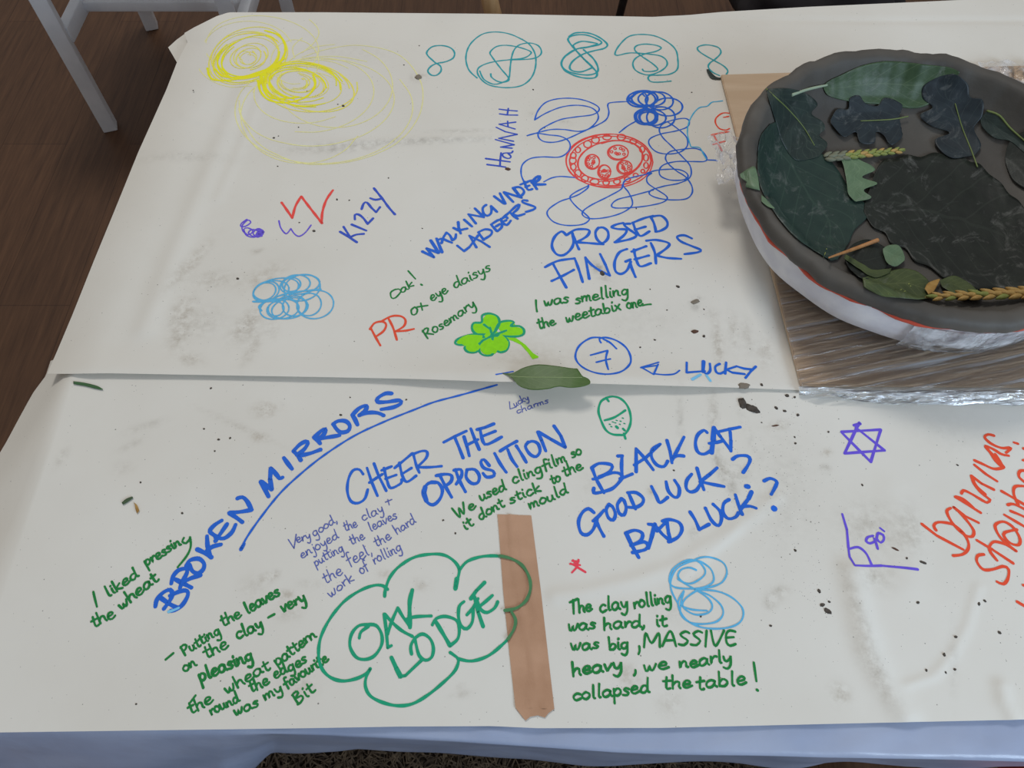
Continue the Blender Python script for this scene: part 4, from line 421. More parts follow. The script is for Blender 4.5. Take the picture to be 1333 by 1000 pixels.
 's340 -1381 2469 -63 43 -103 0 -148 -60 -158 -119 -130 -184 -75 -196 -2 -176 51 -141 100 -92 134 -39 142 23 93 46 46 54|s330 -1494 1628 -35 -84 1 -92 56 -90 117 -60 162 -37 158 15 154 82 154 121 123 122 37 109 -43 47 -50 32|s336 -576 1730 148 -24 178 55 163 127 53 61|s354 -1408 2392 2 77 39 139 95 123 166 107 208 36 141 -18 108 -71 55 -89 -13 -106 -22 -112|s357 -593 2687 83 98 139 53 139 15 102 -6|p502 -616 2590 -13 -112|s350 -1643 1944 13 65 74 57|s348 -1540 2083 -117 -8 -73 -90 -3 -129 78 -111 100 -23 94 39 64 111 -10 113 -66 90 -84 11|p350 -1397 2198 36 -164 33 -190 36 19|s353 -1340 1985 31 131 55 149|s351 -1392 2198 101 -99 106 -82 112 -56|s353 -1254 2265 67 -100 82 -99|s475 -1107 2460 -19 -144 21 -258|s353 -1161 2140 99 28 181 10|p475 -1279 1738 57 -102 52 -85|p341 -1167 1551 48 8 160 155|s347 -1069 1777 -14 79 36 80 80 49 86 -49 41 -96 -14 -95 -64 -31 -68 47 -40 111 -21 72|s428 -833 2124 81 -123 89 -137|s351 -864 2083 38 66 100 24 119 -41 36 -82 -12 -114 -80 -72|s354 -530 2333 -49 -51 -4 -117 37 -99 59 -24 56 74 5 132|p356 -492 2190 66 75 51 101|p440 -455 2366 58 86 92 95|p434 -413 2383 38 -151 62 -166|s357 -376 2265 83 68 76 68|s356 -377 2333 35 -85 68 -33 84 50 33 68'),
('handwriting', 'green words I liked pressing the wheat', 'L', 'green',
 's248 -4645 2443 39 -77 47 -87|s250 -4535 2502 77 -97 25 1|s250 -4453 2480 34 -42 19 -4|s251 -4473 2503 0 6|s251 -4472 2558 92 -111|s251 -4382 2538 -15 -61 66 9|s251 -4342 2532 42 43 -21 20 -22 -17 -1 -38 19 -22 33 8 23 43|s252 -4241 2653 -29 -19 -4 -37 20 -21 33 10 1 40|s253 -4281 2717 70 -92 26 -2|s254 -4164 2791 83 -107|s255 -4147 2773 0 35 33 1 14 -26 -7 -31 -24 -2|s255 -4104 2832 44 -54 -23 38 2 35 15 3|s256 -4039 2835 31 34 -15 20 -26 -12 5 -36 21 -22 26 4 19 33|s257 -3961 2926 -27 -3 0 -28 26 1 21 -5 1 -25 -26 -12|s257 -3914 2968 -28 -3 -1 -23 23 -3 26 -4 -5 -25 -22 -11|s258 -3907 2992 37 -46 16 -1|s259 -3922 3023 -2 8|s258 -3878 3003 42 -52 -22 36 6 35 17 -2 28 -37 15 4|s259 -3778 3066 -8 -46 48 -18 33 55|s257 -3709 3075 32 -110 -20 -109 -75 -134|s244 -4574 2166 56 -91 25 -1 10 12|s245 -4576 2117 53 33|s245 -4548 2210 80 -114|s245 -4487 2125 1 43 30 7 27 -32 21 -13|s246 -4405 2168 41 33 -17 18 -30 -11 1 -36 20 -27 36 2 21 35|s267 -4324 2294 51 -37 10 24 -25 33 40 -30 12 16 -23 60|s269 -4302 2439 104 -113|s269 -4225 2356 -6 47 30 15 29 -30 26 -9|s270 -4156 2424 37 48 -25 16 -20 -15 -1 -43 27 -23 34 11 17 47|s271 -4057 2556 -35 -11 -9 -34 12 -30 26 -12 21 24 -1 37 -17 35 26 -41 28 3|s272 -4056 2639 71 -80 27 5 5 18|s272 -4047 2593 42 43'),
('handwriting', 'green note beginning Putting the leaves on the clay', 'L', 'green',
 'p287 -3674 1722 64 63|s240 -3547 1852 71 -88|s241 -3546 1842 25 30 35 -7 -2 -36 -19 -22|s241 -3456 1855 25 -36 27 -4 2 32 -19 29 24 -35 22 -5|s241 -3406 1931 48 -70 19 -2 5 12|s242 -3407 1890 37 30|s242 -3370 1970 52 -76 21 0 4 9|s242 -3369 1929 37 28|s242 -3304 1952 24 -36 16 -2|s243 -3319 1975 -2 7|s242 -3292 1976 40 -48 -22 34 3 29 21 -4 23 -34 16 2|s243 -3182 2029 -24 -3 -9 -30 21 -23 23 7 0 32 -11 24|s242 -3183 2034 51 -76 1 -36 -35 0|s245 -3176 2178 51 -91 23 -3 9 10|s245 -3175 2132 46 29|s245 -3141 2214 66 -114|s245 -3091 2130 4 36 24 7 21 -29 16 -13|s246 -3025 2171 43 28 -19 18 -24 -7 -5 -34 24 -23 24 -2 25 35|s276 -2955 2325 69 -107 18 -3|s277 -2871 2259 33 30 -20 19 -19 -7 2 -36 22 -26 26 0 15 36|s278 -2782 2350 -27 0 -16 -30 12 -28 25 -15 18 11 2 34 -16 33 24 -40 22 -5|s278 -2764 2366 57 -50 -1 25 -10 55|s279 -2687 2381 33 29 -18 20 -21 -8 -1 -36 20 -22 29 0 19 34|s279 -2604 2464 -26 -4 -4 -28 26 1 27 -10 -5 -25 -27 -9|s238 -3459 1663 -12 -32 18 -22 30 -1 12 28 -15 26 -33 -1 -7 -6|s238 -3421 1683 37 -48 -16 34 4 31 21 -6 25 -31 17 2|s240 -3286 1849 54 -93 24 -3 10 11|s240 -3293 1797 55 31|s240 -3249 1879 73 -111|s240 -3194 1801 4 35 31 7 20 -29 23 -12|s241 -3117 1844 48 36 -17 21 -28 -12 -4 -36 19 -26 34 0 27 36|s272 -2926 2012 -32 -2 -12 -27 12 -30 33 -11 26 28|s272 -2938 2094 64 -115 23 -3|s273 -2810 2061 -32 2 -19 -25 9 -29 25 -17 23 13 6 29 -16 38 22 -40 21 -9|s273 -2789 2093 29 -34 23 -2 3 38 -6 24 46 -89 -4 -46 -36 4|p275 -2659 2162 61 36|s277 -2540 2280 52 -55 -2 24 -4 58|s277 -2458 2283 38 33 -15 18 -28 -6 0 -39 17 -25 28 -1 22 36|s278 -2406 2344 38 -53 -18 35 4 31 17 5|s278 -2364 2384 35 -38 23 -3 4 41 -12 25 48 -97 1 -46 -38 4|s301 -3290 1567 73 -129|s302 -3277 1540 8 40 37 -6 14 -34 -11 -26 -28 0|s303 -3240 1663 63 -114 21 -6|s303 -3155 1583 40 30 -15 22 -24 -10 -4 -33 17 -28 32 -3 23 32|s304 -3041 1662 -32 5 -21 -24 10 -34 22 -17 25 11 6 30 -15 36 24 -40 22 -10|s304 -2970 1697 -29 2 -7 -28 26 -4 27 -10 -8 -25 -28 -5|s305 -2951 1714 28 -49 15 -8|s306 -2965 1744 -4 10|s305 -2926 1727 41 -66 -18 43 10 37 19 -7 27 -44 21 -1|s306 -2785 1771 -29 1 -18 -29 22 -30 30 6 5 34 -11 28|s305 -2788 1779 46 -92 -8 -41 -36 3|p261 -3317 1302 35 60|s231 -3331 1289 50 -83 24 -3 11 13|s232 -3337 1243 53 29|s232 -3296 1330 76 -114|s232 -3242 1248 5 39 31 5 21 -34 20 -10|s233 -3164 1296 42 34 -13 18 -32 -10 -4 -37 21 -22 34 4 26 35|s234 -2994 1430 49 -41 8 17 -13 40 27 -36 23 18 -16 51|s235 -2931 1545 78 -107|s235 -2873 1469 9 39 26 7 25 -26 22 -10|s236 -2790 1516 49 39 -18 18 -30 -15 -3 -36 16 -19 34 4 34 40|s237 -2663 1626 -33 -2 -24 -33 12 -27 24 -13 27 15 6 33 -11 36 17 -37 30 -2|s238 -2636 1694 51 -78 28 3 5 14|s238 -2638 1651 53 39|s238 -2519 1710 88 -102|s238 -2500 1690 -1 39 35 3 18 -25 -9 -33 -25 -4|s239 -2405 1778 -27 -2 -11 -28 9 -29 25 -11 21 17 -3 31 -15 30 23 -31 23 -5|s240 -2407 1854 61 -75 24 0 4 11|s240 -2400 1809 37 37|s241 -2352 1889 57 -73 20 0 1 15|s241 -2348 1846 38 36|s241 -2276 1861 37 37 -23 15 -22 -12 8 -35 17 -18 25 5 21 38|s242 -2240 1936 47 -45 -24 32 1 33 16 6|s242 -2190 1964 40 -48 -19 34 3 35 21 -2 26 -29 14 3|s231 -3103 1218 34 -47 -20 34 6 24 11 5|s231 -3050 1259 -9 -26 16 -23 30 -5 6 29 -17 22 -27 1 -7 -4|s232 -3017 1274 29 -38 22 -3 2 29 -17 31 25 -37 21 -6|s232 -2950 1292 32 -45 -18 30 6 28 19 -4 20 -27 15 0|s233 -2855 1344 -23 -6 -3 -25 16 -24 23 3 4 32|s233 -2885 1406 53 -89 20 -4|s234 -2742 1496 44 -82 19 -4 7 11|s235 -2745 1456 40 22|s235 -2710 1524 61 -107|s235 -2667 1446 8 37 23 0 19 -30 19 -11|s235 -2599 1483 37 24 -13 18 -25 -6 -3 -29 15 -23 28 0 23 26|s236 -2495 1555 34 26 -11 19 -22 -7 -2 -34 16 -20 24 0 22 30|s237 -2403 1637 -28 -8 -7 -31 19 -22 23 3 7 33|s237 -2433 1699 49 -92 23 -8|s238 -2322 1663 -26 2 -12 -29 16 -28 30 8 2 33 -9 25|s237 -2321 1674 39 -81 -5 -34 -33 -2|s238 -2284 1661 40 27 -15 19 -24 -8 -4 -31 16 -21 28 2 22 30|s239 -2198 1746 -25 -3 -8 -25 24 -2 23 -7 -7 -21 -23 -7|s231 -2856 1218 38 -42 11 15 -11 37 25 -35 16 10 -5 48|s232 -2706 1272 -26 1 -22 -22 3 -27 24 -13 24 12 7 28 -11 26 19 -32 22 -4|s232 -2631 1310 -27 -3 -12 -23 28 1 21 -9 -7 -22 -28 -7|s233 -2578 1363 37 -49 -18 34 8 33 19 -8 26 -35 -17 32 2 32 25 -4 22 -33 11 0|s234 -2472 1423 28 -25 26 6 6 32 -10 18 41 -71 -4 -36 -38 -4|s235 -2372 1541 -18 -4 5 -23 59 -84|s235 -2383 1470 34 30|s235 -2292 1524 -23 -1 -13 -22 13 -24 17 -12 17 13 0 25 -13 28 19 -31 23 -6|s236 -2283 1550 51 -40 -2 20 -10 48|s237 -2216 1599 -9 -29 20 -22 26 1 9 27 -17 24 -27 -1 -9 -8|s237 -2181 1621 28 -37 22 -7 2 35 -19 28 26 -35 19 -5|s238 -2123 1657 36 -52 -18 34 -1 28 15 6|s238 -2081 1683 24 -38 17 -2|s239 -2096 1707 -3 6|s238 -2072 1740 50 -74 21 -3 1 11|s239 -2068 1700 35 26|s239 -2002 1706 28 25 -14 18 -16 -11 -4 -29 16 -16 26 2 19 28|s233 -2277 1369 75 -90|s233 -2280 1366 31 34 30 -12 -24 -57 56 30 25 -24 -21 -44 -27 -16|s233 -2159 1398 33 -41 20 -1|s234 -2180 1425 1 8|s234 -2140 1470 58 -76 27 9 10 12|s235 -2138 1423 47 46'),
('handwriting', 'small red asterisk', 'L', 'redpink',
 'p243 674 2660 60 62|p243 734 2722 92 -58|p245 684 2793 70 -8|p244 666 2763 59 -32|p244 755 2806 -30 -84|p244 657 2758 112 -13|p244 693 2802 49 -80'),
('handwriting', 'green note beginning The clay rolling was hard', 'L', 'green',
 's267 674 2346 1 -143|s268 636 2322 88 36|s267 732 2354 7 -142|s267 739 2248 18 39 25 -7 4 -41 9 -19|s267 813 2261 49 13 -4 24 -27 1 -19 -31 8 -29 22 -11 36 24|s267 1026 2289 -25 11 -30 -30 -3 -29 23 -25 44 25|s267 1066 2389 -4 -137 18 -9|s267 1166 2312 -23 15 -35 -23 -9 -35 16 -25 24 1 25 32 5 43 -1 -49 20 -19|s267 1202 2327 13 -45 21 -9 22 34 8 31 -4 -108 -30 -43 -31 17|s267 1344 2318 4 -69 1 44 23 33 14 -1|s268 1430 2348 -30 -26 3 -35 27 -15 30 30 -5 34 -27 15 -12 -5|s268 1490 2435 3 -137 11 -13|s268 1535 2435 4 -130 13 -12|s268 1577 2364 4 -50 10 -14|s269 1581 2399 3 7|s268 1607 2364 6 -63 5 43 20 25 19 -8 0 -45 16 -6|s268 1746 2386 -22 10 -31 -29 4 -41 29 -1 20 33 5 33|s267 1750 2392 -4 -113 -24 -38 -30 12|s263 618 2085 8 -64 24 10 11 44 0 -50 26 6 28 61|s263 810 2084 -33 15 -35 -16 -14 -33 19 -21 27 1 25 26 13 37 -8 -44 22 -19|s264 904 2098 -31 10 -19 -20 26 -11 16 -17 -20 -18 -35 3|s264 1005 2157 -6 -131|s264 999 2062 34 32 34 -5 -4 -35 13 -18|s264 1184 2108 -28 11 -43 -20 -11 -30 18 -23 29 1 29 28 13 41 -10 -47 20 -18|s264 1229 2113 -1 -65 12 39 29 28 22 -3|s264 1375 2115 -32 7 -39 -29 2 -33 36 -5 33 27|s264 1395 2190 -12 -113 19 -15|s263 1433 2072 -6 -19 -18 -20|s264 1580 2135 0 -54 16 -13|s265 1584 2171 3 7|s264 1645 2176 -9 -99 29 -9 17 8|s265 1611 2131 74 18|s260 632 1883 20 -62 18 11 9 44 4 -53 27 10 24 57|s260 830 1876 -31 11 -38 -18 -7 -27 12 -23 32 5 23 24 11 34 -1 -41 19 -15|s260 926 1893 -27 5 -19 -18 19 -12 24 -12 -22 -19 -36 3|s261 1041 1951 5 -131|s260 1046 1850 26 30 32 -5 2 -28 -25 -25 -37 2|s260 1139 1896 -3 -61 17 -9|s261 1140 1928 7 9|s260 1232 1887 -27 8 -32 -21 2 -34 33 -6 22 30 10 32|s259 1238 1895 -9 -99 -26 -32 -34 15|s259 1362 1856 0 -47 -15 -32|s261 1412 1847 33 146 52 -103 88 104 -4 -146|s261 1609 1859 102 157 45 -157|s261 1648 1917 93 3|s261 1913 1995 -37 17 -59 -30 27 -34 46 -34 -49 -45 -53 9|s262 2052 2001 -41 16 -53 -31 28 -36 37 -35 -47 -46 -59 7|s261 2105 2020 -34 -165|s262 2151 2022 28 -160 115 161|s261 2414 2011 -57 12 -44 -35 -9 -91 34 -34 60 19|s262 2303 1947 84 6|s285 638 1694 7 -141|s284 642 1589 33 38 33 -2 1 -43 14 -15|s285 752 1609 65 16 0 25 -36 1 -32 -33 10 -29 33 -10 50 23|s285 939 1653 -38 10 -40 -19 -11 -31 19 -25 37 3 26 29 9 39 -1 -46 20 -14|s285 979 1669 25 -65 15 23 37 50|s285 1076 1684 9 -44 31 -8 29 35 10 28 -9 -103 -38 -43 -36 14|s256 1301 1613 -3 -31 -18 -23|s256 1397 1660 14 -57 25 13 18 40 8 -42 29 6 31 55|s257 1549 1652 80 15 -2 25 -36 1 -39 -32 5 -27 38 -11 62 21|s257 1776 1698 1 -64 12 41 32 30 22 -13 -1 -43 21 -2|s257 1888 1670 65 16 -5 21 -30 2 -32 -31 8 -27 28 -9 55 25|s257 2068 1724 -27 12 -44 -23 -10 -28 11 -27 32 7 32 28 10 40 -3 -45 16 -18|s258 2115 1750 -4 -74 11 46 31 32 24 -3|s258 2211 1816 -7 -117 15 -10|s258 2249 1751 9 -39 27 -5 33 32 8 22 -14 -93 -37 -39 -38 12|s252 709 1374 -34 7 -34 -23 1 -26 25 -17 46 18|s252 769 1396 -40 -27 5 -29 34 -14 33 24 1 31 -34 12 -13 -5|s252 847 1464 -2 -117 15 -11|s252 911 1476 -9 -122 17 -7|s252 1024 1404 -33 13 -39 -19 -9 -25 14 -24 34 4 27 26 3 31 1 -36 16 -17|s252 1061 1426 -2 -139|s252 1061 1400 35 31 32 -15 -2 -33 -33 -23 -27 9|s253 1218 1425 -33 9 -20 -18 26 -14 19 -13 -18 -24 -41 3|s253 1246 1414 58 14 -3 22 -29 2 -29 -30 4 -30 32 -11 49 26|s253 1409 1454 -35 6 -29 -29 -3 -36 37 -4 31 30|s253 1423 1535 -13 -121 20 -17|s254 1622 1542 -13 -102 20 -12 20 5|s254 1582 1502 78 6|s254 1685 1561 -10 -130|s254 1677 1464 36 33 37 -4 -8 -39 13 -19|s254 1789 1471 69 9 -2 25 -35 3 -29 -29 1 -30 32 -9 55 19|s254 1976 1542 -16 -109 27 -11 15 7|s254 1929 1493 85 14|s254 2123 1503 -36 11 -43 -17 -14 -30 14 -24 37 3 30 27 16 40 -12 -45 25 -18|s255 2178 1597 -11 -142|s254 2169 1489 35 35 41 -11 7 -29 -36 -30 -46 4|s254 2319 1602 -16 -129 17 -12|s254 2362 1501 72 19 -2 25 -34 4 -38 -36 6 -34 33 -9 52 22|s256 2562 1691 -2 -101 -1 -85|p281 2550 1419 8 -6'),
('scribble_drawing', 'light blue scribbled figure eight', 'L', 'skyblue',
 's202 2075 2687 -84 26 -90 -26 -42 -70 45 -62 101 -17 129 70 43 70 -41 80 -99 44 -127 -35 -113 -89 -39 -123 53 -60 135 -17 155 8 127 52 35 70 -29 105 -112 72 -123 -9 -149 -80 -73 -123 -5 -121 53 -136|s200 2035 2785 110 44 140 0 113 -62 19 -107 -66 -105 -111 -51 -158 -35 -147 -86 -61 -84 59 -76 97 -33 121 25 51 67 -31 84 -108 86 -96 60 -112 70|s198 1856 2290 114 -42 167 -13|s197 1909 2452 -50 -136 -13 -118 74 -82 131 -25 170 25 87 82 -11 101 -105 102 -128 59 204 -8 160 -69 101 -118 -18 -116 -95 -74 -172 -33 -197 16 -142 74 -70 116 3 102 71 102'),
('star_drawing', 'purple six-pointed star of two crossed triangles', 'L', 'purple',
 'p359 4102 4443 496 32|p355 4598 4475 -232 -443|p354 4366 4032 -266 404|p357 4352 4573 -279 -427|p353 4073 4146 501 42|p356 4574 4188 -254 287|p450 4280 4536 78 22|p450 4296 4497 57 69'),
('angle_drawing', 'purple right angle marked 90', 'L', 'purple',
 'p289 3870 3357 11 -189 -32 -221 -16 -109 24 -107|p284 3857 2731 319 9 390 -48|s287 3864 2938 101 18 71 -73 29 -134|s290 4166 3094 -67 -19 -28 -46 37 -27 60 27 2 46 9 -73 2 -64|s290 4226 3122 -25 -65 33 -46 45 37 5 55 -48 24|p209 4269 3187 40 -41'),
('handwriting', 'orange-red word bananas', 'L', 'orange',
 'p342 4764 3234 138 -140 252 -165|s342 4912 3159 -11 56 67 43 153 -24 82 -84 37 -112 -19 -91 -84 -73 -119 -18|s346 5163 3434 -57 -39 12 -114 55 -113 67 -74 68 -9 38 65 -25 93 -55 114 -64 87|p348 5202 3444 94 -106 136 -85|p350 5259 3574 238 -198|s352 5345 3619 40 39 85 -49 140 -107 49 39|s355 5535 3848 -3 -100 54 -119 73 -88|p356 5535 3848 89 -100 122 -80|p358 5617 3991 101 -123 100 -90|s360 5636 4052 87 -51 111 -62 115 11|s363 5961 3960 -47 113 -72 125 -12 53 88 -53 73 -63 78 -20|s367 5979 4389 -61 17 -60 -38 49 -86 112 -63 113 0 -77 -63|s363 5845 4209 44 -157 63 -92 -36 175|s355 5535 3848 21 -140 70 -99|s351 5270 3580 73 -30 91 -116|p366 6199 4293 39 -15'),
('handwriting', 'orange-red second word running off the right edge', 'L', 'orange',
 's335 5373 2871 -75 -15 -31 -71 42 -89 104 0 133 35 49 -35 -44 -106 -72 -61 -60 26|p339 5347 3038 141 -109 183 -162|s339 5499 2802 -40 90 3 64 73 64 115 -27 104 -82|s343 5754 2911 -118 146 -29 130 36 56 96 19 82 -75 27 -130 -43 -74 -82 19 -46 73 19 56 155 37|s346 5768 3348 85 -67 120 -94|s348 5856 3395 77 -38 82 -47|s350 5845 3473 76 9 128 -77|s327 5566 2333 88 -64|s331 5698 2517 37 -17|s352 5831 3648 101 -78 142 -117|s353 5972 3473 -8 136 52 99 147 0|s358 6234 3913 -94 -4 -37 -81 70 -90|p362 6226 4052 51 11|p365 6284 4209 45 6'),
('pen_line', 'part of the green cloud outline crossing the tape', 'T', 'tapegreen',
 's341 -141 2847 137 -36 121 -80 77 -141 7 -138 -53 -119 -102 -76 -126 -25|s332 -4 2215 42 -83 -17 -98 -65 -106'),
]
def pen_mesh(data, hf, eps):
    bm = bmesh.new(); idx = 0
    def ribbon(P, wd, zoff):
        if len(P) < 2: return
        n = len(P); nor = []
        for i in range(n):
            d = P[min(i+1, n-1)]-P[max(i-1, 0)]
            if d.length < 1e-9: d = Vector((1, 0))
            d.normalize(); nor.append(Vector((-d.y, d.x)))
        r = wd/2; L_ = []; R_ = []
        def vert(q, i): return bm.verts.new((q.x, q.y, TZ+hf(q.x, q.y)+zoff+i*3e-7/max(n, 1)))
        for i in range(n):
            wob = r*(1+.12*math.sin(i*.7+wd*9000+P[0].x*400)); L_.append(vert(P[i]+nor[i]*wob, i)); R_.append(vert(P[i]-nor[i]*wob, i))
        for i in range(n-1):
            try: bm.faces.new((R_[i], R_[i+1], L_[i+1], L_[i]))
            except ValueError: pass
        for end, sg in ((0, -1), (n-1, 1)):       # round pen ends
            nn = nor[end]; dd = Vector((nn.y, -nn.x))*sg
            arc = [vert(P[end]+nn*r*math.cos(a)+dd*r*math.sin(a), end) for a in (math.pi*.25, math.pi*.5, math.pi*.75)]
            loop = [L_[end]]+arc+[R_[end]]
            if sg > 0: loop = loop[::-1]
            bm.faces.new(loop)
    for st in data.split('|'):
        kind = st[0]; v = st[1:].split(' '); wd = int(v[0])*1e-5; x = y = 0; P = []
        for a, b in zip(v[1::2], v[2::2]):
            x += int(a); y += int(b); P.append(Vector((x*1e-4, y*1e-4)))
        z = eps+idx*5e-7; idx += 1
        if kind == 'f':
            bm.faces.new([bm.verts.new((q.x, q.y, TZ+hf(q.x, q.y)+z)) for q in P])
        elif kind == 'p':
            for a, b in zip(P, P[1:]):
                k = max(2, int((b-a).length/.006)); ribbon([a.lerp(b, i/k) for i in range(k+1)], wd, z); z += 2e-7
        else: ribbon(catmull(P, .0022), wd, z)
    for f in bm.faces:
        if f.normal.z < 0: f.normal_flip()
    return bm
tape_data = None
def h_far(x, y):
    d = Vector((x, y, TZ-CAMZ)); zc = d.y*cP-d.z*sP; yc = d.y*sP+d.z*cP
    return hU(x, y)+drop_up(PX0+F_PX*d.x/zc, PY0-F_PX*yc/zc)
for gi, (nm, lb, sh, ic, data) in enumerate(PEN):
    if sh == 'T': tape_data = (nm, lb, ic, data); continue
    root = upper if sh == 'U' else lower; hf = h_far if sh == 'U' else hL
    o = local(obj(nm, pen_mesh(data, hf, .00025+(gi % 4)*6e-5), INK[ic], smooth=False), root); o['label'] = lb

# ---------------------------------------------------------------- parcel tape
TAPE = mat('brown_parcel_tape', lin(194, 152, 122), .5, lin(180, 138, 108), scale=25, bump=.15, bscale=500, spec=.3)
tape = thing('tape_strip', 'strip of brown parcel tape stuck across the front of the paper', 'tape', T(685, 800, TZ))
tl = resample([(647.5,670.5,0),(650,700,0),(655,770,0),(663,850,0),(671,922,0)], 40); tr = resample([(691.5,672,0),(697,715,0),(704,770,0),(713,850,0),(721.5,923.5,0)], 40)
V = []
for i in range(40):
    for j in range(12):
        u = j/11; q = tl[i].lerp(tr[i], u); p = T(q.x, q.y, TZ); z = hL(p.x, p.y)+.0006+.0008*sstep(34, 39, i)
        rid = math.exp(-((u-(.36+.35*(i/39)**2))/.045)**2)*.0015
        p.z = TZ+z+rid; V.append(p)
bt = [(684,939),(690,934),(700,932),(709,935),(714,929)]
base = len(V)
me = pydata('tape', V, [f[::-1] for f in grid_faces(40, 12)]); bm = bmesh.new(); bm.from_mesh(me); bm.verts.ensure_lookup_table()
last = [bm.verts[39*12+j] for j in range(12)]; tv = []
for x, y in bt:
    p = T(x, y, TZ); p.z = TZ+hL(p.x, p.y)+.0016; tv.append(bm.verts.new(p))
bm.faces.new(last+tv[::-1]); bmesh.ops.recalc_face_normals(bm, faces=bm.faces)
for f in bm.faces:
    if f.normal.z < 0: f.normal_flip()
local(obj('tape', bm, TAPE), tape)
nm, lb, ic, data = tape_data
o = local(obj(nm, pen_mesh(data, lambda x, y: hL(x, y)+.0020, .0004), INK[ic], smooth=False), tape); o['label'] = lb

# ---------------------------------------------------------------- plastic cover under the paper, hanging over the front edge
def plastic_material():
    m = mat('blue_grey_plastic_sheet', lin(196, 208, 234), .3, lin(180, 194, 224), scale=8, bump=.8, bscale=20, spec=.5, coat=.4)
    nt = m.node_tree; b = nt.nodes['Principled BSDF']; b.inputs['Coat Roughness'].default_value = .12; nt.links.new(nt.nodes['Bump'].outputs[0], b.inputs['Coat Normal']); tr = nt.nodes.new('ShaderNodeBsdfTransparent'); mx = nt.nodes.new('ShaderNodeMixShader'); mx.inputs[0].default_value = .38
    nt.links.new(b.outputs[0], mx.inputs[1]); nt.links.new(tr.outputs[0], mx.inputs[2]); nt.links.new(mx.outputs[0], nt.nodes['Material Output'].inputs[0])
    return m
cover = []
def interp(tab, x):
    for (ax, ay), (bx, by) in zip(tab, tab[1:]):
        if x <= bx: return ay+(by-ay)*(x-ax)/(bx-ax)
    return tab[-1][1]
EDGE_Y = [(-300,952),(0,950),(200,951),(300,954),(431,956),(585,964),(800,979),(900,982),(1150,987),(1333,991),(1600,993)]
HEM_Y = [(-300,1060),(200,1045),(290,1030),(318,1008),(332,998),(345,984),(356,974.5),(450,977),(600,984),(800,994.5),(1000,993),(1180,997),(1235,995.5),(1333,996.5),(1600,998)]
V = []; cols = 310; NR = 0
for j in range(cols):
    x = -260+j*(2040/(cols-1)); ye = interp(EDGE_Y, x); yh = interp(HEM_Y, x); col = []
    z0 = TZ-.0035
    col.append(T(x, 850, z0)); col.append(T(x, 920, z0))
    col.append(T(x, 936, z0-.0005+.0008*noise.noise(Vector((x*.03, 1, 0)))))
    for k in range(1, 7):
        t = k/6; wv = noise.noise(Vector((x*.018, t*2.0, 3)))
        col.append(T(x, 938+(ye-938)*t, z0-.001-.004*t*t+.0022*t*(1-t)*4*wv))
    for k in range(1, 17):
        t = k/16; zz = z0-.005-(.25)*(t**1.3)
        fold = .010*math.sin(x*.021+1.4*math.sin(x*.006)+t*3)*t+.012*noise.noise(Vector((x*.012+t*2.2, t*3, 5)))*t
        p = T(x, ye+(yh-ye)*t, zz); p.y += fold*(.25 if t > .9 else .6); col.append(p)
    NR = len(col); V += col
me = pydata('cover', V, grid_faces(cols, NR)); 
pc = obj('plastic_table_cover', me, plastic_material()); tag(pc, 'blue-grey plastic sheet hanging over the front edge of the table', 'tablecloth')
md = pc.modifiers.new('t', 'SOLIDIFY'); md.thickness = .0004; md.offset = 0

# ---------------------------------------------------------------- shaggy rug on the floor under the front edge
RUG = mat('rug_backing', lin(62, 50, 40), .95); PILE = mat('shaggy_pile', lin(98, 82, 64), .9, lin(58, 46, 36), scale=60)
rug = thing('rug', 'dark brown shaggy rug on the floor below the plastic sheet', 'rug', (-.1, .2, 0))
local(obj('backing', box_bm((-.68, -.15, .0005), (.55, .38, .012), .004), RUG), rug)
rng = random.Random(7); V = []; Fc = []
for i in range(9000):
    bx, by = rng.uniform(-.66, .53), rng.uniform(-.05, .36); a = rng.uniform(0, 6.28); ln = rng.uniform(.03, .06); wd = rng.uniform(.0012, .003)
    dx, dy = math.cos(a), math.sin(a); b = len(V)
    for k in range(4):
        t = k/3; r = ln*t*.85; zz = .010+.032*math.sin(min(t*1.9, 1.57))*(1-.35*t); ww = wd*(1-.75*t)
        V += [(bx+dx*r-dy*ww, by+dy*r+dx*ww, zz), (bx+dx*r+dy*ww, by+dy*r-dx*ww, zz)]
    for k in range(3): Fc.append((b+2*k, b+2*k+1, b+2*k+3, b+2*k+2))
pl = local(obj('pile', pydata('pile', V, Fc), PILE), rug); pl['kind'] = 'stuff'

# ---------------------------------------------------------------- white stool at the far left
WOODW = mat('white_painted_wood', lin(238, 240, 244), .45, lin(228, 231, 236), scale=18, spec=.35)
st = thing('stool', 'white square-legged wooden stool at the far left of the table', 'stool', (-.98, 2.1, 0))
f0 = T(144, 166, 0); b0 = T(213, 35, 0)
xl, yl, yb = f0.x, f0.y, b0.y; xr = -.745
LG = .041
for lx, ly in ((xl, yl), (xr, yl), (xl+.005, yb), (xr+.005, yb)):
    local(obj('leg', bar_bm((lx, ly, 0), (lx, ly, .63), LG, LG, .003, .32), WOODW), st)
for lx in (xl, xr):
    local(obj('side_rail', bar_bm((lx+.008, yl+.012, .30), (lx+.008, yb-.012, .30), .03, .045, .003), WOODW), st)
local(obj('cross_rail', bar_bm((xl+.02, yl+.16, .30), (xr-.004, yl+.16, .30), .04, .03, .003), WOODW), st)
local(obj('seat', box_bm((xl-.03, yl-.03, .63), (xr+.03, yb+.03, .66), .006), WOODW), st)
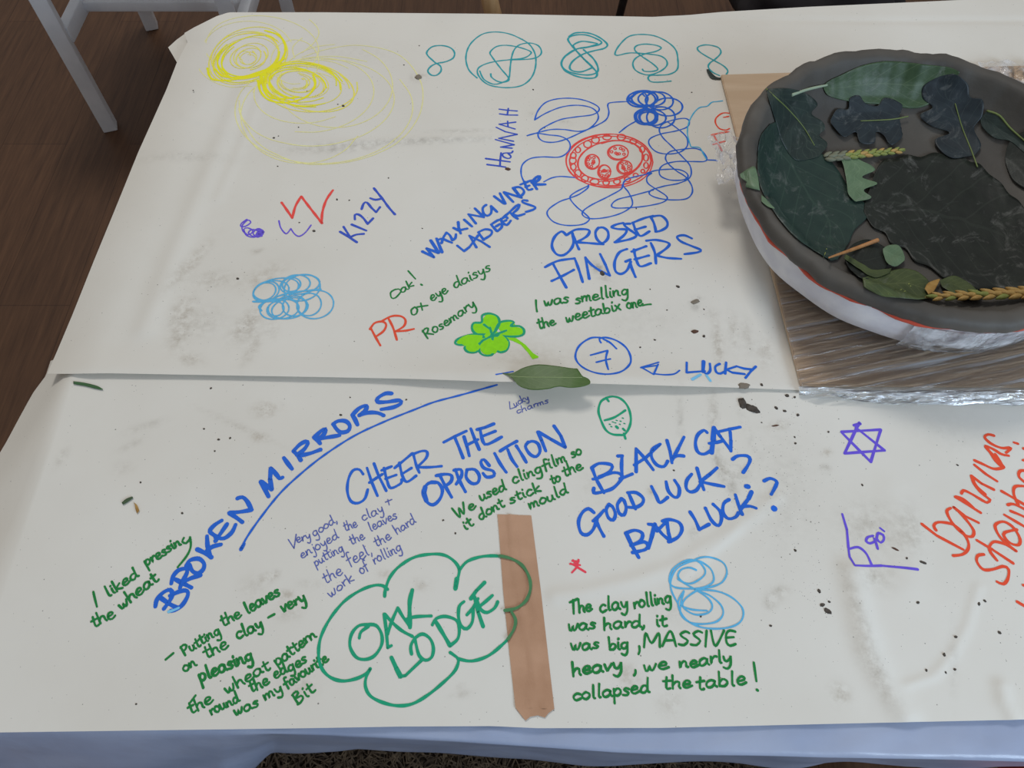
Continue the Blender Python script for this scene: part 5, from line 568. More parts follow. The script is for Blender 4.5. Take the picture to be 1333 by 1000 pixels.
# furniture legs behind the table, each built as a lone pole
PINE = mat('varnished_pine', lin(230, 190, 140), .45, lin(214, 170, 120), scale=14, stretch=(8,8,.6))
pw = thing('wooden_leg', 'round pale wooden furniture leg standing behind the table', 'pole', (.075, 1.55, 0))
local(obj('shaft', tube_bm([(.075, 1.55, .01), (-.045, 1.55, .60), (-.165, 1.55, 1.19)], [.019, .0185, .018], 20), PINE), pw)
local(obj('end_cap', tube_bm([(.077, 1.55, 0), (.073, 1.55, .02)], [.021, .020], 20), mat('dark_rubber', lin(40, 38, 36), .8)), pw)
BLK = mat('black_metal', lin(44, 44, 46), .45)
q = T(810, 10, .12)
pb = thing('metal_leg', 'thin black metal furniture leg standing behind the table', 'pole', (q.x, q.y, 0))
local(obj('shaft', tube_bm([(q.x-.02, q.y-.02, .008), (q.x+.075, q.y+.03, .7)], .0125, 16), BLK), pb)
local(obj('foot', tube_bm([(q.x-.02, q.y-.02, 0), (q.x-.018, q.y-.019, .014)], .017, 16), MATS['dark_rubber']), pb)
# dark bag on the floor behind the table
BAG = mat('black_cloth', lin(48, 44, 46), .85, lin(36, 33, 36), scale=12, bump=.4, bscale=60)
bgt = thing('bag', 'black cloth bag slumped on the floor behind the table', 'bag', (.98, 2.35, 0))
bm = bmesh.new(); bmesh.ops.create_uvsphere(bm, u_segments=40, v_segments=24, radius=1)
for v in bm.verts:
    d = v.co.copy(); s_ = 1+.16*noise.noise(d*2.1)+.06*noise.noise(d*6)
    p = Vector((d.x*.27*s_, d.y*.22*s_, (d.z*.17)*s_+.15)); p.z = max(p.z, 0.001); v.co = p+Vector((.98, 2.35, 0))
local(obj('body', bm, BAG), bgt)
local(obj('handle', tube_bm([(.85, 2.3, .26), (.88, 2.27, .33), (.98, 2.26, .37), (1.08, 2.27, .33), (1.1, 2.3, .26)], .011, 10), BAG), bgt)
REDC = mat('red_cloth', lin(176, 62, 50), .8, lin(150, 46, 38), scale=20, bump=.3, bscale=80)
rc = T(1290, 1012, .42)
bm = bmesh.new(); bmesh.ops.create_uvsphere(bm, u_segments=32, v_segments=18, radius=1)
for v in bm.verts:
    d = v.co.copy(); s_ = 1+.12*noise.noise(d*2.4)
    zc = d.z*.03*s_; v.co = Vector((d.x*.16*s_+rc.x+.1, d.y*.11*s_-.002, zc+.400))
RS = thing('padded_stool', 'red padded seat just showing at the front right corner', 'stool', (rc.x+.1, -.002, 0))
local(obj('seat', bm, REDC), RS)
for ax, ay in ((-.09,-.06),(.09,-.06),(-.09,.05),(.09,.05)):
    local(obj('leg', tube_bm([(rc.x+.1+ax, -.002+ay, 0), (rc.x+.1+ax*.8, -.002+ay*.8, .385)], .012, 10), STEEL), RS)

# ---------------------------------------------------------------- cardboard under the bowl
CARD = mat('brown_cardboard', lin(212, 188, 160), .75, lin(200, 174, 145), scale=6, bump=.2, bscale=120, stretch=(1,6,1))
a, b_ = T(938, 99, .747), T(1042, 503, .747)
BZ0, BZ1 = .7445, .7505
bm = bmesh.new(); tp = [Vector((a.x, a.y, 0)), Vector((b_.x, b_.y, 0)), Vector((1.02, b_.y-.004, 0)), Vector((1.02, a.y+.03, 0)), Vector((.74, a.y+.018, 0))]
lo_v = [bm.verts.new((p.x, p.y, BZ0)) for p in tp]; hi_v = [bm.verts.new((p.x, p.y, BZ1)) for p in tp]
bm.faces.new(lo_v[::-1]); bm.faces.new(hi_v)
for i in range(5): bm.faces.new((lo_v[i], lo_v[(i+1) % 5], hi_v[(i+1) % 5], hi_v[i]))
bmesh.ops.recalc_face_normals(bm, faces=bm.faces); bmesh.ops.bevel(bm, geom=bm.edges[:], offset=.0012, segments=2, affect='EDGES')
cb = obj('cardboard_sheet', bm, CARD, smooth=False); tag(cb, 'flat brown cardboard sheet under the clay bowl', 'cardboard')

# ---------------------------------------------------------------- mould and clay bowl
BC = Vector((.556, .770, 0))
def lathe(profile, seg, fn=None, a0=0.0, a1=2*math.pi):
    wrap = abs(a1-a0-2*math.pi) < 1e-6; V = []; m_ = seg if wrap else seg+1
    for r, z in profile:
        for k in range(m_):
            an = a0+(a1-a0)*k/seg; rr, zz = (r, z) if fn is None else fn(r, z, an)
            V.append((BC.x+rr*math.cos(an), BC.y+rr*math.sin(an), zz))
    return pydata('lathe', V, [f[::-1] for f in grid_faces(len(profile), m_, wrap)])
PLASTER = mat('white_plaster', lin(228, 228, 232), .6, lin(212, 212, 220), scale=30, bump=.25, bscale=70)
RIMRED = mat('red_liner', lin(206, 84, 62), .5)
def wob(an, f, s): return noise.noise(Vector((math.cos(an)*f, math.sin(an)*f, s)))
mould = thing('bowl_mould', 'white plaster bowl mould holding the clay on the cardboard', 'bowl', (BC.x, BC.y, BZ1))
def mfn(r, z, an): 
    top = sstep(.81, .85, z); return r+.004*wob(an, 3, 1)*(1-.3*top)+.0022*wob(an, 17, 8)*top, z+(.0045*wob(an, 9, 4)+.002*wob(an, 30, 5))*top
ms = lathe([(0,.7515),(.13,.7515),(.175,.757),(.212,.772),(.234,.793),(.2425,.815),(.2455,.838),(.246,.852),(.243,.8565),(.236,.855),(.228,.83),(.20,.79),(.12,.765),(0,.762)], 128, mfn)
local(obj('shell', ms, PLASTER), mould)
rr = lathe([(.2465,.8440),(.2498,.8470),(.2503,.8510),(.2485,.8530),(.2455,.8520)], 200, lambda r, z, an: (r+.0070*wob(an, 5, 1)+.002*wob(an, 16, 3), z+.003*wob(an, 9, 8)))
ro = local(obj('liner_rim', rr, RIMRED), mould); ro['label'] = 'thin red liner rim'
CLAY = mat('grey_brown_clay', lin(90, 86, 80), .6, lin(74, 70, 65), scale=10, bump=.7, bscale=34, spec=.4)
PROF = [(.2460,.8500),(.2515,.8520),(.2545,.8585),(.2525,.8660),(.2470,.8705),(.2380,.8712),(.2310,.8680),(.2260,.8580),(.218,.838),(.205,.818),(.186,.802),(.160,.791),(.120,.783),(.070,.779),(0,.778)]
def cfn(r, z, an):
    top = sstep(.80, .862, z)
    rr = r*(1+.012*wob(an, 2.2, 11)*top)+(.0042*wob(an, 7, 2)+.0016*wob(an, 19, 6))*top; zz = z+(.0035*wob(an, 5, 7)+.0022*wob(an, 14, 9))*top
    return rr, zz+.0012*noise.noise(Vector((r*30*math.cos(an), r*30*math.sin(an), 2)))
PF = [(.2440,.846),(.2460,.8500)]+[tuple(p) for p in PROF[1:]]
cprof = [tuple(p) for p in catmull([Vector(p) for p in PF], .006)]
clay = thing('clay_bowl', 'wide grey clay bowl lined with pressed leaves', 'bowl', (BC.x, BC.y, .78))
local(obj('bowl', lathe(cprof, 180, cfn), CLAY), clay)
INNER = sorted([p for p in cprof[cprof.index(min(cprof, key=lambda p: abs(p[0]-.2515)+abs(p[1]-.852))):] ], key=lambda p: p[0])
def zin(x, y):
    dx, dy = x-BC.x, y-BC.y; r = math.hypot(dx, dy); an = math.atan2(dy, dx)
    tab = TOPTAB; r0 = r
    for it in range(3):
        z = tab[-1][1] if r0 >= tab[-1][0] else interp(tab, max(r0, 0))
        r0 += r-cfn(r0, z, an)[0]
    z = tab[-1][1] if r0 >= tab[-1][0] else interp(tab, max(r0, 0))
    return cfn(r0, z, an)[1]
TOPTAB = [(0,.778),(.070,.779),(.120,.783),(.160,.791),(.186,.802),(.205,.818),(.218,.838),(.2260,.8580),(.2310,.8680),(.2380,.8712),(.2470,.8705),(.2525,.8660)]
def on_bowl(px, py, off=.0):
    d = ray(px, py); t = (.90-CAMZ)/d.z; p = None; o = Vector((0, 0, CAMZ)); st_ = .005
    for i in range(60):
        p = o+d*t
        if p.z <= zin(p.x, p.y)+off: break
        t += st_
    lo, hi = t-st_, t
    for i in range(6):
        md_ = (lo+hi)/2; p = o+d*md_
        if p.z <= zin(p.x, p.y)+off: hi = md_
        else: lo = md_
    return o+d*hi

# ---------------------------------------------------------------- leaves
def leaf_material(name, c1, c2, vein, rough=.45, scuff=.42):
    m = bpy.data.materials.new(name); m.use_nodes = True; nt = m.node_tree; b = nt.nodes['Principled BSDF']; L = nt.links.new; N = nt.nodes.new
    uv = N('ShaderNodeUVMap'); sp = N('ShaderNodeSeparateXYZ'); L(uv.outputs[0], sp.inputs[0])
    tcn = N('ShaderNodeTexCoord'); nz = N('ShaderNodeTexNoise'); nz.inputs['Scale'].default_value = 45; nz.inputs['Detail'].default_value = 6; L(tcn.outputs['Object'], nz.inputs['Vector'])
    rp = N('ShaderNodeValToRGB'); rp.color_ramp.elements[0].position = .35; rp.color_ramp.elements[1].position = .7; rp.color_ramp.elements[0].color = c1; rp.color_ramp.elements[1].color = c2; L(nz.outputs['Fac'], rp.inputs[0])
    ab = N('ShaderNodeMath'); ab.operation = 'ABSOLUTE'; s5 = N('ShaderNodeMath'); s5.operation = 'SUBTRACT'; L(sp.outputs[1], s5.inputs[0]); s5.inputs[1].default_value = .5; L(s5.outputs[0], ab.inputs[0])
    ma = N('ShaderNodeMath'); ma.operation = 'MULTIPLY_ADD'; L(ab.outputs[0], ma.inputs[0]); ma.inputs[1].default_value = -.55; L(sp.outputs[0], ma.inputs[2])
    fr = N('ShaderNodeMath'); fr.operation = 'MULTIPLY'; L(ma.outputs[0], fr.inputs[0]); fr.inputs[1].default_value = 8.0
    f2 = N('ShaderNodeMath'); f2.operation = 'FRACT'; L(fr.outputs[0], f2.inputs[0])
    c5 = N('ShaderNodeMath'); c5.operation = 'COMPARE'; L(f2.outputs[0], c5.inputs[0]); c5.inputs[1].default_value = .5; c5.inputs[2].default_value = .035
    lt = N('ShaderNodeMath'); lt.operation = 'LESS_THAN'; L(ab.outputs[0], lt.inputs[0]); lt.inputs[1].default_value = .012
    mx = N('ShaderNodeMath'); mx.operation = 'MAXIMUM'; L(c5.outputs[0], mx.inputs[0]); L(lt.outputs[0], mx.inputs[1])
    sc = N('ShaderNodeMath'); sc.operation = 'MULTIPLY'; L(mx.outputs[0], sc.inputs[0]); sc.inputs[1].default_value = .45
    mm = N('ShaderNodeMix'); mm.data_type = 'RGBA'; L(sc.outputs[0], mm.inputs[0]); L(rp.outputs[0], mm.inputs[6]); mm.inputs[7].default_value = vein
    s2 = N('ShaderNodeTexNoise'); s2.inputs['Scale'].default_value = 26; s2.inputs['Detail'].default_value = 9; s2.inputs['Roughness'].default_value = .75; s2.inputs['Distortion'].default_value = 1.2; L(tcn.outputs['Object'], s2.inputs['Vector'])
    sm = N('ShaderNodeMapRange'); sm.inputs[1].default_value = .54; sm.inputs[2].default_value = .74; sm.inputs[4].default_value = scuff; L(s2.outputs['Fac'], sm.inputs[0])
    m3 = N('ShaderNodeMix'); m3.data_type = 'RGBA'; L(sm.outputs[0], m3.inputs[0]); L(mm.outputs[2], m3.inputs[6]); m3.inputs[7].default_value = lin(150, 150, 146)
    L(m3.outputs[2], b.inputs['Base Color']); b.inputs['Roughness'].default_value = rough; b.inputs['Specular IOR Level'].default_value = .35
    bp = N('ShaderNodeBump'); bp.inputs['Strength'].default_value = .5; bp.inputs['Distance'].default_value = .0015; L(nz.outputs['Fac'], bp.inputs['Height']); L(bp.outputs[0], b.inputs['Normal'])
    return m
def leaf(name, Lp, Rp, m, place, label, group, stem=None, n=72, k=24, thick=.0005, stem_r=.0011, stem_mat=None, wavy=.0, cat='leaf'):
    """blade lofted between its two margins (base to tip); place() sets each point on what carries the leaf"""
    Ls, Rs = resample(catmull([Vector((x, y, 0)) for x, y in Lp], 1.5), n), resample(catmull([Vector((x, y, 0)) for x, y in Rp], 1.5), n); V = []; UV = []
    for i in range(n):
        for j in range(k):
            u = j/(k-1); q = Ls[i].lerp(Rs[i], u); p = place(q.x, q.y)
            p = p+Vector((0, 0, wavy*(1+noise.noise(Vector((q.x*.09, q.y*.09, wavy*900)))))); V.append(p); UV.append((i/(n-1), u))
    o0 = V[n//2*k+k//2].copy(); V = [v-o0 for v in V]
    me = pydata(name, V, grid_faces(n, k)); uvl = me.uv_layers.new(name='UVMap')
    for lp in me.loops: uvl.data[lp.index].uv = UV[lp.vertex_index]
    up = sum(p.normal.z for p in me.polygons)
    if up < 0: me.flip_normals()
    if stem:
        root = thing(name, label, cat, o0, group); b = obj('blade', me, m, root)
        sv = [place(x, y)+Vector((0, 0, stem_r*.8))-o0 for x, y in stem]; sv = catmull(sv, .004)
        obj('stem', tube_bm(sv, [stem_r*(1.15-.4*i/len(sv)) for i in range(len(sv))], 8), stem_mat, root)
    else:
        b = root = obj(name, me, m); root.location = o0; tag(root, label, cat, group)
    md = b.modifiers.new('t', 'SOLIDIFY'); md.thickness = thick; md.offset = 1
    return root
DK = leaf_material('dark_oak_leaf', lin(38, 49, 46), lin(50, 63, 58), lin(72, 84, 74))
DB = leaf_material('blue_black_oak_leaf', lin(33, 41, 46), lin(45, 55, 60), lin(62, 72, 72))
BG = leaf_material('blackish_flat_leaf', lin(30, 34, 30), lin(38, 43, 37), lin(50, 56, 49))
GG = leaf_material('deep_green_leaf', lin(36, 54, 49), lin(44, 63, 55), lin(58, 78, 67))
MG = leaf_material('mid_green_leaf', lin(58, 80, 52), lin(74, 96, 66), lin(98, 116, 84))
PG = leaf_material('pale_green_leaf', lin(92, 116, 88), lin(108, 132, 102), lin(126, 150, 116))
OL = leaf_material('olive_leaf', lin(82, 94, 56), lin(62, 74, 46), lin(112, 120, 80))
BAY = leaf_material('bay_leaf_green', lin(72, 100, 44), lin(80, 108, 52), lin(104, 130, 72), .42, 0.0)
PSTEM = mat('pale_stem', lin(168, 184, 158), .5); GSTEM = mat('green_stem', lin(118, 132, 78), .5)
GL = 'leaves pressed into the clay bowl'
def ob(off): return lambda x, y: on_bowl(x, y, off+.0012)
leaf('leaf', [(1002,162),(990,178),(986,205),(988,238),(1000,264),(1016,288),(1036,310),(1060,327),(1082,340)], [(1012,158),(1030,188),(1050,196),(1074,203),(1092,224),(1108,250),(1128,268),(1128,284),(1112,300),(1104,318),(1090,338)], GG, ob(.0010), 'large deep green leaf covering the left wall of the clay bowl', GL, wavy=.0004)
leaf('leaf', [(1126,262),(1134,240),(1140,222),(1150,209),(1166,207),(1180,202),(1198,205),(1215,199),(1234,203),(1250,203),(1262,211),(1275,214),(1286,226),(1302,238),(1312,252),(1326,262),(1336,275),(1350,284)], [(1124,276),(1136,296),(1152,304),(1160,318),(1178,324),(1190,340),(1210,348),(1228,362),(1252,368),(1274,378),(1300,376),(1330,380),(1372,345)], BG, ob(.0012), 'largest blackish leaf covering the floor of the clay bowl', GL, wavy=.0006)
leaf('oak_leaf', [(1000,116),(1025,115),(1048,121),(1064,135),(1056,148),(1070,158),(1074,168),(1066,176),(1077,188),(1066,204)], [(998,119),(1002,135),(1010,160),(1018,185),(1035,208),(1060,206)], DK, ob(.0024), 'dark lobed oak leaf at the upper left of the bowl wall', GL, stem=[(997,116),(1010,128),(1025,142),(1045,165),(1060,190)], stem_mat=GSTEM, stem_r=.0009)
leaf('leaf', [(1071,112),(1080,105),(1095,98),(1125,85),(1160,80),(1200,84),(1235,88),(1249,94)], [(1072,116),(1080,126),(1110,133),(1150,137),(1195,141),(1225,124),(1249,95)], MG, ob(.0022), 'long smooth green leaf with a pale stem along the far rim', GL, stem=[(1030,125),(1050,118),(1076,112)], stem_mat=PSTEM, stem_r=.0022, wavy=.0005)
leaf('oak_leaf', [(1170,150),(1174,136),(1152,127),(1142,138),(1126,134),(1118,124),(1106,128),(1104,142),(1090,142),(1081,156)], [(1170,156),(1162,164),(1175,176),(1160,189),(1150,176),(1140,172),(1138,186),(1120,186),(1114,172),(1098,178),(1081,160)], DB, ob(.0036), 'small blue-black oak leaf above the wheat ear', GL, stem=[(1182,152),(1160,156),(1120,158)], stem_mat=GSTEM, stem_r=.0009, n=70)
leaf('oak_leaf', [(1262,203),(1240,206),(1224,196),(1217,182),(1236,173),(1212,164),(1197,150),(1214,140),(1201,128),(1202,112),(1222,100),(1240,96)], [(1268,203),(1277,190),(1270,174),(1268,165),(1279,150),(1279,130),(1263,126),(1260,110),(1248,99),(1240,96)], DB, ob(.0034), 'big dark lobed oak leaf on the right of the far wall', GL, stem=[(1272,218),(1264,196),(1252,166),(1243,135)], stem_mat=GSTEM, stem_r=.0009, n=70)
leaf('leaf', [(1284,145),(1300,150),(1315,165),(1333,185),(1352,202)], [(1276,154),(1279,166),(1295,180),(1315,184),(1335,200),(1350,208)], DK, ob(.0026), 'dark leaf with a pale curved midrib near the right edge', GL, stem=[(1284,145),(1300,151),(1315,168),(1340,190)], stem_mat=GSTEM, stem_r=.0014)
leaf('leaf', [(1308,205),(1316,182),(1345,168),(1375,175)], [(1309,212),(1320,236),(1345,248),(1375,235)], BG, ob(.0016), 'dark leaf cut off by the right edge of the picture', GL)
leaf('oak_leaf', [(1092,203),(1098,218),(1102,240),(1104,253),(1112,262)], [(1104,202),(1120,209),(1139,221),(1122,231),(1142,239),(1124,248),(1134,258),(1114,263)], PG, ob(.0050), 'pale green underside of an oak leaf below the wheat ear', GL, wavy=.0005)
leaf('leaf_fragment', [(963,227),(974,220),(982,217),(986,228)], [(964,231),(975,240),(970,243),(989,248)], PG, ob(.0012), 'pale green leaf lobe on the left clay rim, the larger one', 'leaf lobes on the clay rim', n=20, k=8)
leaf('leaf_fragment', [(991,254),(997,259),(1003,266),(1008,271)], [(991,262),(995,266),(1001,270),(1008,272)], PG, ob(.0012), 'pale green leaf lobe on the left clay rim, the smaller one below', 'leaf lobes on the clay rim', n=16, k=8)
leaf('leaf', [(1100,338),(1108,320),(1130,312),(1152,322)], [(1104,348),(1120,362),(1140,364),(1156,344)], BG, ob(.0030), 'rounded dark leaf under the straw', GL, n=24)
leaf('leaf_fragment', [(1122,362),(1150,356),(1180,350),(1204,362),(1216,380)], [(1124,374),(1148,386),(1176,389),(1198,390),(1216,387)], OL, ob(.0026), 'olive green torn leaf inside the front rim', 'torn leaves inside the front rim', n=30, wavy=.0008)
leaf('leaf_fragment', [(1222,366),(1242,360),(1262,370),(1278,386)], [(1226,374),(1242,384),(1258,390),(1278,391)], OL, ob(.0030), 'olive green torn leaf behind the front wheat ear', 'torn leaves inside the front rim', n=24, wavy=.0008)
leaf('leaf_fragment', [(1148,326),(1158,320),(1170,322),(1177,336)], [(1149,331),(1156,346),(1166,348),(1177,340)], PG, ob(.0048), 'crumpled pale leaf scrap beside the tip of the straw', 'torn leaves inside the front rim', n=24, wavy=.0022)
leaf('leaf_fragment', [(1100,332),(1118,342),(1136,352),(1160,350)], [(1098,337),(1116,350),(1138,362),(1158,356)], OL, ob(.0040), 'olive leaf scrap lying under the straw', 'torn leaves inside the front rim', n=20, wavy=.0012)
BRACT = mat('dry_yellow_husk', lin(186, 148, 84), .55, lin(160, 120, 62), scale=80, stretch=(1,1,1))
leaf('seed_husk', [(1203,377),(1208,369),(1222,364)], [(1208,384),(1215,380),(1223,365)], BRACT, ob(.0065), 'dry yellow husk inside the front rim', None, n=16, k=6, wavy=.0012, cat='husk')
# straw and grass blades
def blade(name, pts, r, m, label, cat, off, group=None):
    P = [on_bowl(x, y, off) for x, y in pts]; o0 = P[0].copy(); P = catmull([p-o0 for p in P], .006)
    nn = len(P); o = obj(name, tube_bm(P, [r*(1-.7*i/nn) for i in range(nn)], 8), m); o.location = o0; tag(o, label, cat, group); return o
STRAW = mat('orange_straw', lin(196, 142, 92), .5, lin(176, 120, 74), scale=60)
GRASS = mat('yellow_green_grass', lin(150, 160, 90), .5)
blade('straw', [(1143,312.5),(1112,324),(1079,335.5)], .0030, STRAW, 'flat orange straw lying across the front of the bowl', 'straw', .0120)
blade('grass_blade', [(1184,369),(1172,378),(1156,383)], .0009, GRASS, 'thin yellow-green grass blade inside the front rim, the upper one', 'grass', .006, 'grass blades inside the front rim')
blade('grass_blade', [(1186,372),(1177,380),(1165,385)], .0009, GRASS, 'thin yellow-green grass blade inside the front rim, the lower one', 'grass', .006, 'grass blades inside the front rim')
blade('grass_blade', [(1272,378),(1262,385),(1254,388)], .0010, GRASS, 'thin grass blade beside the front wheat ear', 'grass', .006)
blade('grass_blade', [(1076,324),(1074,330),(1072,335)], .0008, GRASS, 'tiny grass blade at the lower end of the straw', 'grass', .004)
# wheat ears
K1 = mat('green_wheat_kernel', lin(150, 158, 88), .5, lin(124, 132, 70), scale=120); K2 = mat('dry_wheat_kernel', lin(196, 164, 100), .5, lin(170, 134, 76), scale=120); K3 = mat('grey_wheat_kernel', lin(126, 128, 108), .6)
def kernel_mesh(ln, wd):
    bm = bmesh.new(); bmesh.ops.create_uvsphere(bm, u_segments=12, v_segments=8, radius=1)
    for v in bm.verts:
        t = v.co.x; v.co = Vector((t*ln/2, v.co.y*wd/2*(1-.55*max(t, 0)), v.co.z*wd/2*.8))
    me = bpy.data.meshes.new('kernel'); bm.to_mesh(me); bm.free()
    for p in me.polygons: p.use_smooth = True
    return me
def ear(a, b, n, ln, wd, mats, label, off, spread=.45):
    A, B = on_bowl(*a, off), on_bowl(*b, off); root = thing('wheat_ear', label, 'wheat', A, 'wheat ears'); d = (B-A); ax = d.normalized(); side = ax.cross(Vector((0, 0, 1))).normalized()
    meshes = {}
    obj('stalk', tube_bm([Vector(), d], .0012, 8), mats[0], root)
    for i in range(n):
        for s_ in (-1, 0, 1):
            t = (i+(.5 if s_ == 0 else 0))/n; mm = mats[0] if t > .2 or len(mats) < 3 else mats[2]
            if len(mats) > 1 and (i*3+s_) % 4 == 0 and t > .2: mm = mats[1]
            if mm.name not in meshes: meshes[mm.name] = kernel_mesh(ln, wd); meshes[mm.name].materials.append(mm)
            o = bpy.data.objects.new('kernel', meshes[mm.name]); COL.objects.link(o); o.parent = root
            sc = 1-.35*t; o.location = d*t+side*s_*wd*spread*sc+Vector((0, 0, .0022 if s_ == 0 else .0010)); o.scale = (sc, sc, sc)
            fw = (ax+side*s_*.42+Vector((0, 0, .12))).normalized(); o.rotation_euler = fw.to_track_quat('X', 'Z').to_euler()
    return root
ear((1079,205), (1178,196), 10, .0165, .0078, [K1, MATS['dry_wheat_kernel'], K3], 'green wheat ear lying in the middle of the bowl', .0045, .70)
ear((1356,381), (1204,387.5), 9, .026, .0095, [K2, K1], 'dry yellow wheat ear along the inside of the front rim', .0045, .5)

# bay leaf on the seam between the sheets
def bay_place(x, y):
    t = (x-654)/114.0; z = TZ+.0150+.0150*math.sin(min(max(t*.9+.08, 0), 1)*math.pi*.62)
    return T(x, y, z)
k_ = 6.665; bl = lambda pts: [(640+x/k_, 460+y/k_) for x, y in pts]
leaf('bay_leaf', bl([(95,172),(180,172),(280,125),(400,98),(550,110),(690,130),(748,135),(742,165),(795,208)]), bl([(97,178),(135,192),(180,215),(240,285),(350,318),(480,312),(580,290),(680,300),(780,292),(855,264),(840,222),(795,212)]), BAY, bay_place, 'long green bay leaf lying across the seam of the paper', None, stem=bl([(150,200),(300,208),(500,211),(700,212),(785,211)]), stem_mat=mat('bay_midrib', lin(150, 168, 116), .5), stem_r=.0006, thick=.0004)
# green cuttings on the near sheet
def on_low(off): return lambda x, y: (lambda p: Vector((p.x, p.y, TZ+hL(p.x, p.y)+off)))(T(x, y, TZ))
def on_up(off): return lambda x, y: (lambda p: Vector((p.x, p.y, TZ+hU(p.x, p.y)+off)))(T(x, y, TZ))
leaf('leaf_fragment', [(97,498),(112,500),(128,504),(135,508)], [(97,501.5),(112,504),(126,507.5),(135,509)], leaf_material('dark_green_needle', lin(52, 92, 52), lin(60, 104, 60), lin(80, 120, 70)), on_low(.0014), 'narrow dark green leaf sliver at the left end of the seam', None, n=16, k=5)
leaf('leaf_fragment', [(160,656),(166,651),(174,648)], [(162,658.5),(168,655),(175,650)], MG, on_low(.0012), 'small green leaf cutting beside the brown seed', None, n=12, k=5)
leaf('seed', [(175,655),(180,659),(183,666)], [(177,657),(178,664),(180,670)], BRACT, on_low(.0014), 'small brown seed on the left of the near paper sheet', None, n=12, k=5, cat='seed')
leaf('leaf_fragment', [(919,93),(921,99),(926,105),(937,106)], [(922,93),(927,99),(932,103),(938,104)], DK, on_up(.0015), 'dark leaf scrap poking out at the cardboard corner', None, n=14, k=5)

# ---------------------------------------------------------------- clay crumbs
CR = mat('dark_clay_crumb', lin(92, 84, 76), .8, lin(66, 60, 54), scale=150, bump=.5, bscale=300); CRL = mat('light_clay_crumb', lin(136, 126, 112), .8); CRB = mat('brown_crumb', lin(98, 70, 56), .8)
def crumb(px, py, sx_, sy_, rot, m, label, group=None, hgt=.45, sheet_='L', seed=0):
    bm = bmesh.new(); bmesh.ops.create_icosphere(bm, subdivisions=3, radius=1)
    for v in bm.verts:
        d = v.co.copy(); s_ = 1+.35*noise.noise(d*1.6+Vector((seed*3.1, 0, 0)))+.15*noise.noise(d*4+Vector((0, seed, 0)))
        v.co = Vector((d.x*sx_*s_, d.y*sy_*s_, max(d.z*min(sx_, sy_)*hgt*s_, -.0002)))
    bm.transform(Matrix.Rotation(math.radians(rot), 4, 'Z')); p = T(px, py, TZ); hf = hU if sheet_ == 'U' else hL
    o = obj('clay_crumb', bm, m); o.location = (p.x, p.y, TZ+hf(p.x, p.y)+.0002); return tag(o, label, 'crumb', group)
crumb(966,526,.0052,.0078,0,CR,'large dark clay crumb below the seam, the left of the touching pair',seed=1)
crumb(979,533,.0105,.0050,-32,CR,'long dark clay crumb below the seam, the right of the touching pair',seed=2)
crumb(966,506,.0080,.0045,0,CRL,'flat grey clay crumb pressed on the seam',seed=3,hgt=.25,sheet_='U')
crumb(904,433,.0048,.0030,10,CRB,'dark brown crumb above the word LUCKY',sheet_='U',seed=4)
crumb(545,102,.0055,.0060,20,CRL,'pale grey clay crumb beside the smallest teal figure eight',sheet_='U',seed=5,hgt=.3)
crumb(661,221.5,.0042,.0030,-20,CRB,'brown crumb at the foot of the sideways name',sheet_='U',seed=6)
crumb(905,394,.0060,.0036,30,CRL,'grey clay smear crumb right of the green weetabix note',sheet_='U',seed=7,hgt=.2)
crumb(1077,796,.0042,.0026,-30,CR,'crumbly dark clay lump under the right-angle drawing',seed=8,hgt=.35)
crumb(1070,788,.0026,.0018,20,CR,'small dark clay lump above the crumbly one',seed=9)
crumb(784,357,.0030,.0042,20,CR,'dark clay crumb on the letter N of FINGERS',sheet_='U',seed=10,hgt=.3)
crumb(1200,733,.0040,.0016,-20,CR,'thin dark clay sliver by the end of the right-angle drawing',seed=11)
crumb(1165,716,.0045,.0012,-30,CRB,'brown splinter above the right-angle base line',seed=12)
crumb(1009,555,.0048,.0010,8,CRB,'reddish splinter on the rubbed patch near the board corner',seed=13)
